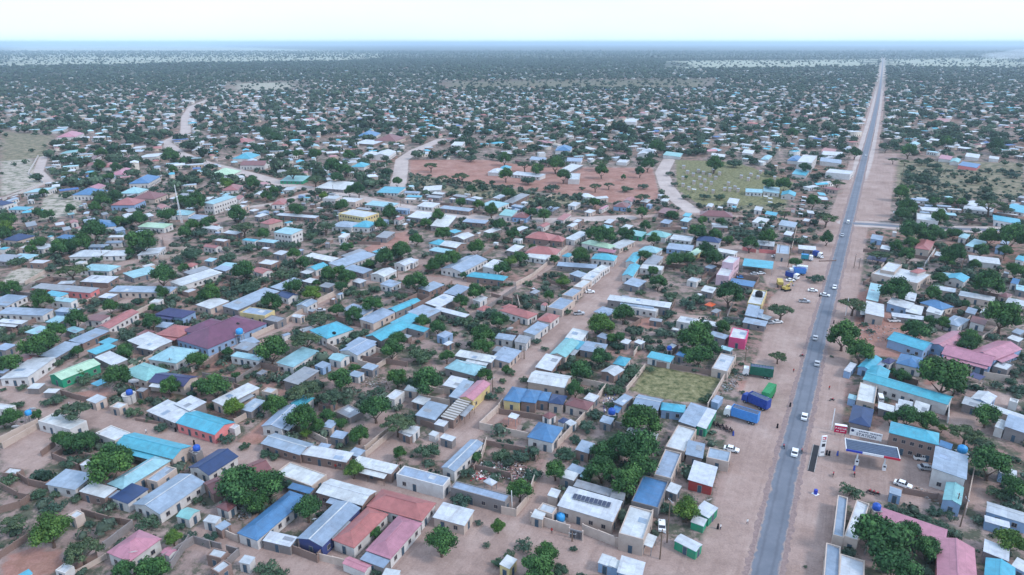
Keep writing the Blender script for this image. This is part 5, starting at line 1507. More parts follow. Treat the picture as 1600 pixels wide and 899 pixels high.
b_ = MB(); b_.box(-L/2,-.08,2.1,L/2,.08,4.4); b_.build('board', M_WHITE, o)
b_ = MB(); [b_.box(x-.08,-.07,-.05,x+.08,.07,2.098) for x in (-L*.45, -L*.15, L*.15, L*.45)]; b_.build('support', M_STEEL, o)
mdk = plain('sign_lettering_navy', (.02,.03,.09,1)); lettering('STATION', 1.25, mdk, o, (.15,-.10,2.85)); b_ = MB(); [b_.box(-L*.22+k*.42,-.095,3.7,-L*.22+k*.42+.28,-.08,4.05) for k in range(14) if k != 6]; b_.build('small_lettering', mdk, o)
b_ = MB(); b_.tube((-L*.42,-.12,3.7),(-L*.42,-.08,3.7),.42,n=16); b_.build('emblem', mdk, o)
p0, p1 = at(1303,675,1.0), at(1322,678,1.0); u = p1-p0; L = u.length; rz = math.atan2(u.y, u.x); c = (p0+p1)/2; c.z = 0
o = thing('red_roadside_sign', c, rz, '', 'sign', None, 'crimson roadside signboard with white lettering left of the navy hipped roof', (1312,667))
b_ = MB(); b_.box(-L/2,-.1,1.0,L/2,.1,3.3); b_.build('board', plain('crimson_panel', (.50,.01,.07,1), .4), o)
b_ = MB(); b_.box(-L/2,-.12,3.3,L/2,.9,3.45); b_.build('white_top', M_WHITE, o); b_ = MB(); [b_.box(x-.08,-.06,-.05,x+.08,.06,.998) for x in (-L*.4, L*.4)]; b_.build('support', M_STEEL, o)
lettering('P ASTAR', .80, M_WHITE, o, (.05,-.12,2.45)); b_ = MB(); [b_.box(-1.1+k*.26,-.115,1.5,-1.1+k*.26+.17,-.1,1.75) for k in range(9) if k != 3]; b_.build('small_lettering', M_WHITE, o)
p = at(1283,713); o = thing('pylon_sign', p, math.radians(8), '', 'sign', None, 'tall white fuel price pylon beside the main road', (1283,700))
b_ = MB(); b_.box(-.75,-.18,.3,.75,.18,6.6); b_.build('panel', M_WHITE, o); b_ = MB(); b_.box(-.9,-.4,-.05,.9,.4,.3); b_.build('plinth', M_CONC, o)
for nm, z0, z1, m_ in (('red_emblem', 5.5, 6.3, M_RED), ('grey_panel', 4.8, 5.2, M_STEEL), ('price_panel', 3.2, 4.2, M_GLASS), ('lower_panel', 1.2, 1.7, M_STEEL)):
    b_ = MB(); b_.box(-.5,-.22,z0,.5,-.18,z1); b_.build(nm, m_, o)
b_ = MB(); b_.box(-.75,-.24,5.75,.15,-.22,6.0); b_.build('emblem_bar', M_WHITE, o)
# round-cornered dark drain grating beside the pylon
p0, p1 = at(1276,696), at(1267,737); d = (p0-p1); rz = math.atan2(d.y, d.x); c = (p0+p1)/2
o = thing('drain_grating', c, rz, '', 'drain', None, 'long dark drain grating between the main road and the pylon sign'); b_ = MB(); l = d.length/2
b_.box(-l,-.9,-.1,l,-.75,.2); b_.box(-l,.75,-.1,l,.9,.2); b_.build('kerb', M_CONC, o); b_ = MB(); b_.box(-l,-.748,-.1,l,.748,.05)
for i in range(int(l*2/.6)): x = -l+i*.6; b_.box(x,-.74,.05,x+.12,.74,.12)
b_.build('grating', plain('iron_grating', (.03,.03,.035,1), .6), o)
p = at(1274,772); o = thing('blue_barrel_stand', p, .5, '', 'barrel', None, 'blue barrel stand alone on the sand right of the main road')
b_ = MB(); b_.lathe([(.0,.05),(.45,.05),(.5,.6),(.45,1.3),(0,1.3)], 14); b_.build('barrel', M_BLUE, o); b_ = MB(); b_.box(-.7,-.7,-.02,.7,.7,.06); b_.build('base', M_WHITE, o)
# solar panels on the big white roof
c0, c1, c2 = at(892,774,4.35), at(953,793,4.0), at(894,768,4.35)
a_, b2 = at(893,780,4.25), at(952,795,4.25); u = (b2-a_); L = u.length; rz = math.atan2(u.y, u.x)
for i in range(9):
    p = a_+u*((i+.5)/9); n = Vector((-math.sin(rz), math.cos(rz), 0)); p = p+n*1.2
    o = thing('solar_panel', (p.x, p.y, 4.42), rz, '', 'solar panel', 'row of solar panels', 'dark solar panel in the row on the white tin roof beside the cream wall', to_px(p))
    b_ = MB(); b_.box(-L/18+.04,-1.0,0,L/18-.04,1.0,.05); b_.build('frame', M_STEEL, o); b_ = MB(); b_.box(-L/18+.09,-.95,.05,L/18-.09,.95,.062); b_.build('cells', M_SOLAR, o)
    for k in range(2):
        b_ = MB(); b_.box(-.03,-.9+k*1.5,-.45,.03,-.84+k*1.5,0); b_.build('bracket', M_STEEL, o)
# gate of the cream compound and gate of the blue villa
def gate(A, B, h, mat, label):
    p0, p1 = at(*A), at(*B); u = p1-p0; rz = math.atan2(u.y, u.x); c = (p0+p1)/2; L = u.length
    o = thing('gate', c, rz, '', 'gate', None, label)
    for s in (-1, 1):
        b_ = MB(); b_.box(-L/2+.02 if s < 0 else .02, -.05, .1, -.02 if s < 0 else L/2-.02, .05, h)
        for k in range(4): x = (-L/2+.2 if s < 0 else .2)+k*L/9; b_.box(x, -.09, .3, x+L/14, -.05, h-.4, 1)
        b_.build('gate_leaf', [mat, M_GLASS], o)
    b_ = MB(); b_.box(-L/2-.25,-.2,-.1,-L/2,.2,h+.3); b_.box(L/2,-.2,-.1,L/2+.25,.2,h+.3); b_.build('gate_post', WM['K'], o)
gate((890,840), (909,845), 2.6, M_STEEL, 'pale double gate in the cream wall below the solar panels')
gate((433,511), (443,508), 2.6, M_BLACK, 'black double gate at the end of the lane right of the purple roofs')
# water tanks, dishes, poles, mast
def tank(px, py, h, mat, r, label, stand=True):
    p = at(px, py, h+r*.7); o = thing('water_tank', (p.x, p.y, 0), 0, '', 'water tank', 'plastic water tanks', label, (px, py))
    b_ = MB(); b_.lathe([(0,h),(r,h),(r*1.02,h+r*.5),(r,h+r*1.2),(r*.75,h+r*1.5),(r*.25,h+r*1.65),(r*.25,h+r*1.75),(0,h+r*1.75)], 16); b_.build('tank', mat, o, True)
    b_ = MB(); q = r*.8
    if h > .5:
        for x in (-q, q):
            for y in (-q, q): b_.box(x-.1,y-.1,-.1,x+.1,y+.1,h-.13)
    b_.box(-r*1.1,-r*1.1,h-.13,r*1.1,r*1.1,h-.005); b_.build('stand', M_CONC, o)
M_TB = plain('tank_blue', (.02,.09,.42,1), .45); M_TC = plain('tank_light_blue', (.04,.30,.65,1), .45)
for x, y, h, m_, r, lb in [(202,613,3.2,M_TB,1.0,'blue water tank on the round white tower by the dirt street'), (307,700,3.2,M_TB,.95,'blue water tank on a small tower at the end of the long cyan roof'), (876,808,.3,M_TC,1.1,'light blue water tank standing in the yard with the solar roof'), (1370,792,3.6,M_TB,.95,'deep blue water tank beside the pink L-shaped roof'),
    (1504,702,3.4,M_TC,1.2,'bright blue water tank behind the big pale roof at the fuel station'), (1046,544,3.0,M_TB,.9,'blue water tank beside the low cyan roof above the walled field'), (374,518,4.2,M_TC,1.3,'light blue water tank among the purple roofs'), (371,508,4.2,M_BLACK,1.0,'black water tank among the purple roofs'), (522,521,3.9,M_BLACK,.7,'small black tank on the cyan hipped roof'), (1186,460,3.2,M_BLACK,1.6,'black water tank beside the cyan forecourt roof'),
    (956,643,2.2,M_TB,1.1,'blue tank right of the brown roofed wing'), (44,645,3.0,M_TC,.9,'blue tank among the trees at the left edge')]: tank(x, y, h, m_, r, lb)
p = at(202,622,1.5); o = thing('water_tower', (p.x, p.y, 0), 0, '', 'tower', None, 'round white water tower base beside the dirt street')
b_ = MB(); b_.lathe([(1.9,-.1),(1.9,2.9),(2.1,2.9),(2.1,3.05),(0,3.05)], 20); b_.build('wall', WM['W'], o)
def dish(px, py, h, r, label, az=200):
    p = at(px, py, h); o = thing('satellite_dish', (p.x, p.y, 0), math.radians(az), '', 'satellite dish', 'satellite dishes', label, (px, py))
    b_ = MB(); n = 14; V = [(0,0,0)]; pr = [(r*.4,.03),(r*.75,.12*r),(r,.24*r)]
    b_.lathe([(0.01,0)]+pr, n); M = Matrix.Translation((0,0,h)) @ Matrix.Rotation(math.radians(50), 4, 'X')
    b_.v = [tuple(M @ Vector(v)) for v in b_.v]; b_.build('reflector', M_WHITE, o); b_ = MB(); b_.tube((0,0,-.05),(0,.1,h),.06,n=6); b_.tube((0,0,h),tuple(M @ Vector((0,0,r*.8))),.03,n=5); b_.build('mast', M_STEEL, o)
for x, y, h, r, lb in [(209,597,6.5,1.6,'big white dish on a pole beside the round water tower'), (25,668,1.2,1.2,'white dish on the ground by the left wall'), (51,640,4,1.0,'white dish above the trees at the left edge'), (208,865,3.6,1.1,'white dish on the pink hipped villa'), (1107,783,1.0,1.1,'white dish beside the white roofed shelters'), (797,515,3.8,1.5,'white dome-like dish by the low blue-grey roof'), (491,812,3.5,.6,'small dish between the tree and the blue-grey roof')]: dish(x, y, h, r, lb)
def pole(px, py, pty, label, mat=None, arm=True):
    p = at(px, py); h = 1.0
    for i in range(60):
        if to_px(Vector((p.x, p.y, h)))[1] < pty: break
        h += .25
    h = min(h, 60); o = thing('utility_pole', p, random.uniform(0, 3), '', 'pole', 'utility poles', label, (px, py)); b_ = MB(); b_.tube((0,0,-.1),(random.uniform(-.03,.03)*h,0,h),.17,.11,8); b_.build('pole', mat or M_WOOD, o)
    if arm:
        b_ = MB(); b_.box(-.9,-.06,h-.7,.9,.06,h-.58); b_.build('crossarm', M_STEEL, o)
        for x in (-.8, 0, .8): b_ = MB(); b_.tube((x,0,h-.58),(x,0,h-.38),.06,n=6); b_.build('insulator', M_WHITE, o)
POLES = [(1042,848,780,'leaning pole beside the cream parapet building, upper one'),(1031,874,828,'pole in front of the white roof at the bottom, beside the road sand'),(111,652,629,'pole beside the white shop at the left street'),(268,578,560,'thin pole beside the teal roof'),(800,793,767,'white pole at the corner by the alley'),(894,846,832,'pole before the double gate'),(1164,565,542,'pole between the pink shop and the dark green lorry'),(1299,672,640,'white lamp pole above the crimson sign'),(1334,419,398,'twin pole left of the junction shops'),(1342,420,404,'second twin pole by the dark awning'),(1363,408,386,'pole by the dark awning right of the road'),(1321,493,466,'white pole on the sand beside the thorn tree'),(1556,457,428,'pole standing before the long brown windowed wall'),(1500,432,405,'pole behind the cyan gabled house'),(161,406,385,'pole before the white hall'),(9,452,443,'pole at the left edge above the trees'),(236,519,509,'pole left of the dark indigo roof'),(621,434,415,'pole beside the lane on the white roof row'),(470,421,412,'pole behind the blue gabled house'),(1231,418,385,'pole near the dark bushes by the forecourt'),(1216,407,383,'pole at the corner of the cream office'),(819,561,541,'stack of pale poles at the dirt street corner'),(770,612,590,'pole at the corner of the pink roof'),(738,640,626,'small pole before the yellow walls'),(1017,393,382,'pole beyond the teal roof'),(1233,300,283,'pole behind the cyan roofed school'),(1121,343,328,'pole standing on the long maroon roof'),(417,310,290,'pole on the main dirt street, upper'),(444,305,288,'pole on the main dirt street, middle'),(521,304,289,'pole on the main dirt street, lower'),(626,322,305,'pole beside the brown row wall'),(502,295,279,'pole by the pale green roofs'),(1324,259,237,'pole on the left edge of the far main road'),(1406,293,256,'pole standing in the bush field right of the road'),(1457,303,283,'thin pole in the bush field'),(1363,222,205,'pole far up the right shoulder'),(1500,823,778,'pole leaning before the pale cyan gabled house'),(1492,800,772,'pole behind the gabled house by the long wall'),(1290,180,150,'pole standing among the far trees left of the road'),(1279,152,130,'tall far pole left of the road'),(333,164,152,'white post far up the curved street')]
for x, y, ty, lb in POLES: pole(x, y, ty, lb, M_WHITE if lb.startswith('white') else M_WOOD, not lb.startswith('white'))
p = at(285,352); o = thing('radio_mast', p, 0, '', 'mast', None, 'slender pale lattice radio mast behind the pale green roof', (280,320))
h = 26.0; b_ = MB()
for k in range(3):
    t = k*2.094; b_.tube((.7*math.cos(t),.7*math.sin(t),0),(.16*math.cos(t)-.8,.16*math.sin(t),h),.10,.06,5)
for i in range(22):
    z0 = h*i/22; z1 = h*(i+1)/22; f = lambda z, t: ((.7-.54*z/h)*math.cos(t)-.8*z/h, (.7-.54*z/h)*math.sin(t), z)
    for k in range(3): b_.tube(f(z0, k*2.094), f(z1, (k+1)*2.094), .05, n=4)
b_.build('lattice', M_WHITE, o); b_ = MB(); b_.lathe([(0,.0),(.7,.1),(.7,.3),(0,.3)], 10, c=(-.55,0,h*.7)); b_.build('antenna', M_WHITE, o)
# rubbish heaps: nobody could count the scraps
def heap(poly, n, size, name, mats, hmax=.5):
    p = P2(poly); mb = MB(); x0, x1 = min(q.x for q in p), max(q.x for q in p); y0, y1 = min(q.y for q in p), max(q.y for q in p); k = 0
    for _ in range(n*4):
        x, y = random.uniform(x0, x1), random.uniform(y0, y1)
        if not inside(np.array([x]), np.array([y]), p)[0] or not free(x, y): continue
        s = size*random.uniform(.4, 1.3); M = Matrix.Translation((x, y, random.uniform(0, hmax)*.5)) @ Matrix.Rotation(random.uniform(0, 6.3), 4, Vector((random.random(), random.random(), 1)).normalized())
        mb.box(-s,-s*.6,-s*.2,s,s*.6,s*.2, random.randrange(len(mats)), M); k += 1
        if k >= n: break
    tag(mb.build(name, mats), kind='stuff')
heap([(750,722),(800,720),(835,735),(825,752),(770,748),(748,738)], 420, .28, 'rubbish_heap', [M_WHITE, M_CONC, plain('faded_pink_scrap', (.45,.2,.25,1)), M_WOOD, M_BLACK])
heap([(1128,590),(1165,580),(1160,600),(1130,615),(1125,630)], 220, .3, 'rubbish_heap', [M_STEEL, M_CONC, M_WOOD, M_DGREEN])
heap([(360,795),(395,790),(390,812),(355,815)], 120, .35, 'scrap_pile', [M_CONC, M_WOOD, M_STEEL])
heap([(775,733),(790,742),(780,750),(735,752),(738,742)], 90, .3, 'rubbish_heap', [M_RED, M_WHITE, M_CONC])
heap([(1310,505),(1400,505),(1440,530),(1400,535),(1320,530)], 200, .3, 'rubbish_heap', [M_CONC, M_STEEL, M_WOOD])
heap([(560,590),(600,585),(610,610),(565,605)], 110, .3, 'rubble', [M_CONC, M_WOOD])
heap([(940,620),(965,610),(960,650),(945,660)], 120, .25, 'rubbish_heap', [M_CONC, M_WHITE, M_BLUE])
heap([(1425,770),(1430,760),(1505,790),(1490,800)], 90, .35, 'rubble', [M_CONC, M_WOOD])
# ------------------------------------------------------------------ the far town: masses nobody could count
fx = np.array([f[0] for f in FOOT]); fy = np.array([f[1] for f in FOOT]); fr = np.array([f[2] for f in FOOT])
txy = np.array(TREEPTS)
def field(n_try, y0, y1, cell, prob):                    # jittered town grid in the wedge the photograph looks over
    ang = math.radians(24); cs, sn = math.cos(ang), math.sin(ang); R_ = y1*1.35; k = int(2*R_/cell)
    gx, gy = np.meshgrid(np.arange(k)*cell-R_, np.arange(k)*cell*1.15-R_*.2); gx = gx.ravel(); gy = gy.ravel()
    x = gx*cs-gy*sn; y = gx*sn+gy*cs; x = x+rng.normal(0, cell*.16, x.size); y = y+rng.normal(0, cell*.16, x.size)
    ok = (y > y0) & (y < y1) & (np.abs(x) < .82*y+60) & (rng.random(x.size) < prob); return x[ok], y[ok]
def far_house_batch(x, y, y_lim):
    s_, r_, g_, o_, p_ = masks(x, y)
    dens = np.interp(np.hypot(x, y), [0, 1100, 1600, 2100, 2900], [1, .92, .6, .28, .08]); dens = np.where(x < -.35*y, dens*np.interp(y, [0, 1500, 2200, 2600], [1, 1, .8, .1]), dens)
    clus = .5+.25*np.sin(x*.011+1.7*np.sin(y*.006))+.25*np.sin(y*.013+1.3*np.sin(x*.008+1)); dens = dens*np.clip(.45+.95*clus, 0, 1)
    keep = (s_ < .05) & (r_ < .2) & (g_ < .2) & (o_ < .3) & (p_ < .3) & (rng.random(x.size) < dens)
    for i in range(0, len(fx)):
        keep &= (x-fx[i])**2+(y-fy[i])**2 > (fr[i]+7)**2
    return x[keep], y[keep]
ROOFC = [((.52,.56,.60), .50), ((.36,.43,.50), .16), ((.36,.56,.62), .13), ((.09,.40,.52), .11), ((.38,.13,.12), .06), ((.45,.22,.24), .05), ((.06,.14,.34), .05), ((.22,.09,.09), .04), ((.45,.38,.32), .04)]
WALLCOL = np.array([(.68,.68,.66), (.60,.50,.40), (.30,.25,.22), (.66,.60,.52), (.42,.36,.32)])
def houses_mesh(name, x, y, smin, smax, win):
    n = len(x); L = rng.uniform(smin, smax, n); L *= np.where(rng.random(n) < .15, 1.5, 1); W = rng.uniform(.45, .75, n)*L; W = np.minimum(W, 8.5); h = rng.uniform(2.7, 3.4, n)+(rng.random(n) < .04)*3
    rise = np.where(rng.random(n) < .55, W*.16, .25); hip = np.where(rise > .3, rng.choice([1.0, .5], n), 1.0)
    ang = math.radians(24)+rng.choice([0, math.pi/2], n)+rng.normal(0, .12, n); c, s = np.cos(ang), np.sin(ang)
    V = []; Fs = []; Cc = []; l, w_ = L/2, W/2
    def add(pts, faces, col):
        P = np.stack([np.stack([p[0]*c-p[1]*s+x, p[0]*s+p[1]*c+y, p[2]+0*x], 1) for p in pts], 1)       # n x k x 3
        base = sum(v.shape[0] for v in V); k = P.shape[1]; V.append(P.reshape(-1, 3)); idx = base+np.arange(n)[:, None]*k
        for f in faces: Fs.append((idx+np.array(f)[None])); 
        for f in faces: Cc.append(col)
    cols = np.array([c_[0] for c_ in ROOFC]); pr = np.array([c_[1] for c_ in ROOFC]); ri = rng.choice(len(cols), n, p=pr/pr.sum()); rc = cols[ri]*rng.uniform(.8, 1.15, (n, 1)); wc = WALLCOL[rng.integers(0, 5, n)]*rng.uniform(.8, 1.1, (n, 1))
    z0 = 0*x-.1; a, b_ = l-.25, w_-.25
    add([(-a,-b_,z0),(a,-b_,z0),(a,b_,z0),(-a,b_,z0),(-a,-b_,h),(a,-b_,h),(a,b_,h),(-a,b_,h)], [(0,1,5,4),(1,2,6,5),(2,3,7,6),(3,0,4,7)], wc)
    hr = h+rise; k = l*hip; hh = h+.02
    add([(-l,-w_,hh),(l,-w_,hh),(l,w_,hh),(-l,w_,hh),(-k,0*l,hr),(k,0*l,hr)], [(0,1,5,4),(2,3,4,5)], rc)
    add([(-l,-w_,hh),(l,-w_,hh),(l,w_,hh),(-l,w_,hh),(-k,0*l,hr),(k,0*l,hr)], [(1,2,5),(3,0,4)], np.where((hip < .9)[:, None], rc, wc))
    if win:
        dk = np.tile(np.array([[.04,.04,.05]]), (n, 1))
        for t in (-.62, -.2, .2, .62):
            for sg in (-1, 1):
                q = sg*(b_+.04); xa, xb = t*a-.45, t*a+.45; add([(xa,q,.7+z0),(xb,q,.7+z0),(xb,q,2.2+z0),(xa,q,2.2+z0)], [(0,1,2,3)], dk)
    return mesh_np(name, V, Fs, Cc)
def mesh_np(name, V, Fs, Cc):
    V = np.concatenate(V); tot = []; start = []; loops = []; pos = 0; cols = []
    for F_, c_ in zip(Fs, Cc):
        m_, k = F_.shape; loops.append(F_.ravel()); start.append(pos+np.arange(m_)*k); tot.append(np.full(m_, k)); pos += m_*k; cols.append(c_)
    loops = np.concatenate(loops).astype(np.int32); start = np.concatenate(start).astype(np.int32); tot = np.concatenate(tot).astype(np.int32); cols = np.concatenate(cols)
    me_ = bpy.data.meshes.new(name); me_.vertices.add(len(V)); me_.vertices.foreach_set('co', V.astype(np.float32).ravel()); me_.loops.add(len(loops)); me_.loops.foreach_set('vertex_index', loops)
    me_.polygons.add(len(start)); me_.polygons.foreach_set('loop_start', start); me_.polygons.foreach_set('loop_total', tot)
    at_ = me_.attributes.new('tint', 'FLOAT_COLOR', 'FACE'); at_.data.foreach_set('color', np.concatenate([cols, np.ones((len(cols), 1))], 1).astype(np.float32).ravel()); me_.update(calc_edges=True); return me_
def tint_mat(name, rough, spec, var):
    m, nt, b = base_mat(name, rough, spec); a_ = N(nt, 'ShaderNodeAttribute'); a_.attribute_name = 'tint'; tc = N(nt, 'ShaderNodeTexCoord')
    c = mixc(nt, 1.0, a_.outputs['Color'], ramp(nt, noise(nt, tc.outputs['Object'], .7, 4), [(.3, 1-var), (.65, 1.05)]), 'MULTIPLY'); nt.links.new(c, b.inputs['Base Color']); return m
HM = tint_mat('far_house_surfaces', .6, .35, .3)
x, y = field(0, 430, 3300, 17.5, .86); x, y = far_house_batch(x, y, 0)
nr = np.hypot(x, y) < 1100
for (sel, nm, wn) in ((nr, 'distant_houses', True), (~nr, 'far_distant_houses', False)):
    me_ = houses_mesh(nm, x[sel], y[sel], 6.5, 13.0, wn); me_.materials.append(HM); o = link(nm, me_); tag(o, kind='stuff')
HX, HY = x, y
# trees
def tree_field(y0, y1, cell, prob):
    k = int(2*y1/cell); n = int(1.64*y1*(y1-y0)/(cell*cell)*prob); yy = np.sqrt(rng.uniform(y0*y0, y1*y1, n)); xx = (rng.uniform(-1, 1, n))*(.82*yy+60); return xx, yy
def trees_mesh(name, x, y, R, nleaf, green, nb=3, core=1.0):
    n = len(x); V = []; Fs = []; Cc = []
    bm = bmesh.new(); bmesh.ops.create_icosphere(bm, subdivisions=1, radius=1); iv = np.array([v.co[:] for v in bm.verts]); itf = np.array([[v.index for v in f.verts] for f in bm.faces]); bm.free()
    flat = rng.uniform(.55, .95, n); zc = R*rng.uniform(.55, .75, n)
    tone = rng.random(n)[:, None]; base_c = np.array([[.016,.046,.026]])*(1-tone)+np.array([[.072,.112,.070]])*tone; base_c = base_c*rng.uniform(.75, 1.25, (n, 1))*green
    def add(P, F_, col):
        b0 = sum(v.shape[0] for v in V); k = P.shape[1]; V.append(P.reshape(-1, 3)); Fs.append((b0+np.arange(n)[:, None, None]*k+F_[None]).reshape(-1, F_.shape[1])); Cc.append(np.repeat(col, F_.shape[0], 0) if col.shape[0] == n else col)
    for k in range(nb):
        t = rng.uniform(0, 6.28, n); rr = rng.uniform(.15, .45, n)*R; br = rng.uniform(.42, .62, n)*R
        jit = 1+rng.normal(0, .10, (n, iv.shape[0], 1)); P = iv[None]*jit*br[:, None, None]; P[:, :, 2] *= flat[:, None]
        P = P+np.stack([x+rr*np.cos(t), y+rr*np.sin(t), zc+rng.uniform(-.15, .2, n)*R], 1)[:, None, :]; add(P, itf, base_c*rng.uniform(.6, 1.1, (n, 1)))
    if nleaf:
        d = rng.normal(size=(n, nleaf, 3)); d /= np.linalg.norm(d, axis=2)[..., None]; d[..., 2] = np.abs(d[..., 2])*.9-.15
        p = d*(R[:, None]*rng.uniform(.75, 1.05, (n, nleaf)))[..., None]; p[..., 2] *= flat[:, None]; p += np.stack([x, y, zc], 1)[:, None, :]
        a_ = rng.normal(size=(n, nleaf, 3)); a_ /= np.linalg.norm(a_, axis=2)[..., None]; b_ = np.cross(a_, d); b_ /= np.linalg.norm(b_, axis=2)[..., None]+1e-6
        s = (R[:, None]*rng.uniform(.09, .2, (n, nleaf)))[..., None]; Q = np.stack([p-a_*s, p-b_*s, p+a_*s, p+b_*s], 2).reshape(n, nleaf*4, 3)
        F_ = np.arange(nleaf*4).reshape(nleaf, 4); b0 = sum(v.shape[0] for v in V); V.append(Q.reshape(-1, 3)); Fs.append((b0+np.arange(n)[:, None, None]*nleaf*4+F_[None]).reshape(-1, 4))
        Cc.append((base_c[:, None, :]*rng.uniform(.7, 1.7, (n, nleaf, 1))).reshape(-1, 3))
    return mesh_np(name, V, Fs, Cc)
TM = tint_mat('far_leaves', .8, .15, .35)
def clear_of(x, y, R, houses=True, open_ok=.0):
    s_, r_, g_, o_, p_ = masks(x, y); k = (s_ < .05) & (r_ < .3) & (g_ < .3) & ((o_ < .3) | (rng.random(x.size) < .16)) & ((p_ < .3) | (rng.random(x.size) < np.where(y > 2000, .12, .12)))
    for i in range(len(fx)): k &= (x-fx[i])**2+(y-fy[i])**2 > (fr[i]*.85+R*.8)**2
    for i in range(len(txy)): k &= (x-txy[i, 0])**2+(y-txy[i, 1])**2 > (txy[i, 2]+R*.5)**2
    return k
x, y = tree_field(480, 1000, 15.0, 1.0); R = rng.gamma(6, .58, len(x))+.6; k = clear_of(x, y, R); k &= (rng.random(len(x)) < np.interp(y, [480, 620], [.35, 1])); x, y, R = x[k], y[k], R[k]
me_ = trees_mesh('distant_trees', x, y, R, 70, 1.0); me_.materials.append(TM); tag(link('distant_trees', me_), kind='stuff'); n1 = len(x)
x, y = tree_field(1000, 2400, 16.0, 1.0); R = rng.gamma(6, .60, len(x))+.6; k = clear_of(x, y, R); x, y, R = x[k], y[k], R[k]
me_ = trees_mesh('far_trees', x, y, R, 14, 1.0); me_.materials.append(TM); tag(link('far_trees', me_), kind='stuff'); n2 = len(x)
x, y = tree_field(2300, 5200, 27.0, 1.0); R = rng.gamma(9, .6, len(x))+1; k = clear_of(x, y, R); x, y, R = x[k], y[k], R[k]
me_ = trees_mesh('bush_country_trees', x, y, R, 0, 1.0); me_.materials.append(TM); tag(link('bush_country_trees', me_), kind='stuff')
x2, y2 = tree_field(5200, 9500, 58.0, 1.0); R2 = rng.gamma(9, .9, len(x2))+2; me_ = trees_mesh('horizon_bush', x2, y2, R2, 0, 1.0, 1); me_.materials.append(TM); tag(link('horizon_bush', me_), kind='stuff'); print('trees', n1, n2, len(x), 'houses', len(HX), len(FOOT), 'yards', nyard, 'things', len(THINGS))
# low undergrowth between the compounds
n = 17000; y = np.sqrt(rng.uniform(95**2, 620**2, n)); x = rng.uniform(-1, 1, n)*(.8*y+20); s_, r_, g_, o_, p_ = masks(x, y); cl = np.sin(x*.045+1.3*np.sin(y*.03))+np.sin(y*.05+1.7*np.sin(x*.02))
R = np.minimum(rng.gamma(3.5, .36, n)+.25, 3); k = (s_ < .03) & (r_ < .25) & (g_ < .3) & (p_ < .4) & ((cl > -.2) | (rng.random(n) < .25))
for i in range(len(fx)):
    dx, dy = x-fx[i], y-fy[i]; c_, s2 = math.cos(FOOT[i][5]), math.sin(FOOT[i][5]); k &= ~((np.abs(dx*c_+dy*s2) < FOOT[i][3]/2+.6) & (np.abs(-dx*s2+dy*c_) < FOOT[i][4]/2+.6))
x, y, R = x[k], y[k], R[k]; print('undergrowth', len(x))
V0 = trees_mesh('undergrowth', x, y, R, 46, np.array([[1.35, 1.2, 1.4]]), 3, .66); V0.materials.append(TM); ug = link('undergrowth', V0); tag(ug, kind='stuff'); ug.location.z = -.25
# smoke drifting low over the plain at the far right, a thin volume of its own
p = at(1575, 93); sm = bmesh.new(); 
for dx, dz, rx, rz_ in ((0, 26, 190, 24), (150, 40, 210, 30), (330, 52, 260, 34)): bmesh.ops.create_icosphere(sm, subdivisions=3, radius=1, matrix=Matrix.Translation((p.x+dx, p.y, dz)) @ Matrix.Diagonal((rx, 90, rz_, 1)))
me_ = bpy.data.meshes.new('smoke'); sm.to_mesh(me_); sm.free(); m = bpy.data.materials.new('smoke_volume'); m.use_nodes = True; nt = m.node_tree; nt.nodes.clear(); ou = N(nt, 'ShaderNodeOutputMaterial'); pv = N(nt, 'ShaderNodeVolumePrincipled')
pv.inputs['Color'].default_value = (.95,.97,1,1); pv.inputs['Density'].default_value = .0035; nt.links.new(pv.outputs[0], ou.inputs['Volume']); me_.materials.append(m); tag(link('smoke', me_), kind='stuff')
# ------------------------------------------------------------------ haze
hz = MB(); hz.box(-64000, -900, -1.2, 64000, 72000, 140, 0); o = hz.build('haze', base_mat('haze_air')[0]); tag(o, kind='stuff')
m = o.data.materials[0]; nt = m.node_tree; nt.nodes.clear(); ou = N(nt, 'ShaderNodeOutputMaterial'); pv = N(nt, 'ShaderNodeVolumePrincipled')
pv.inputs['Color'].default_value = HAZE_COL; pv.inputs['Density'].default_value = HAZE_DENS; pv.inputs['Anisotropy'].default_value = .2; nt.links.new(pv.outputs[0], ou.inputs['Volume'])
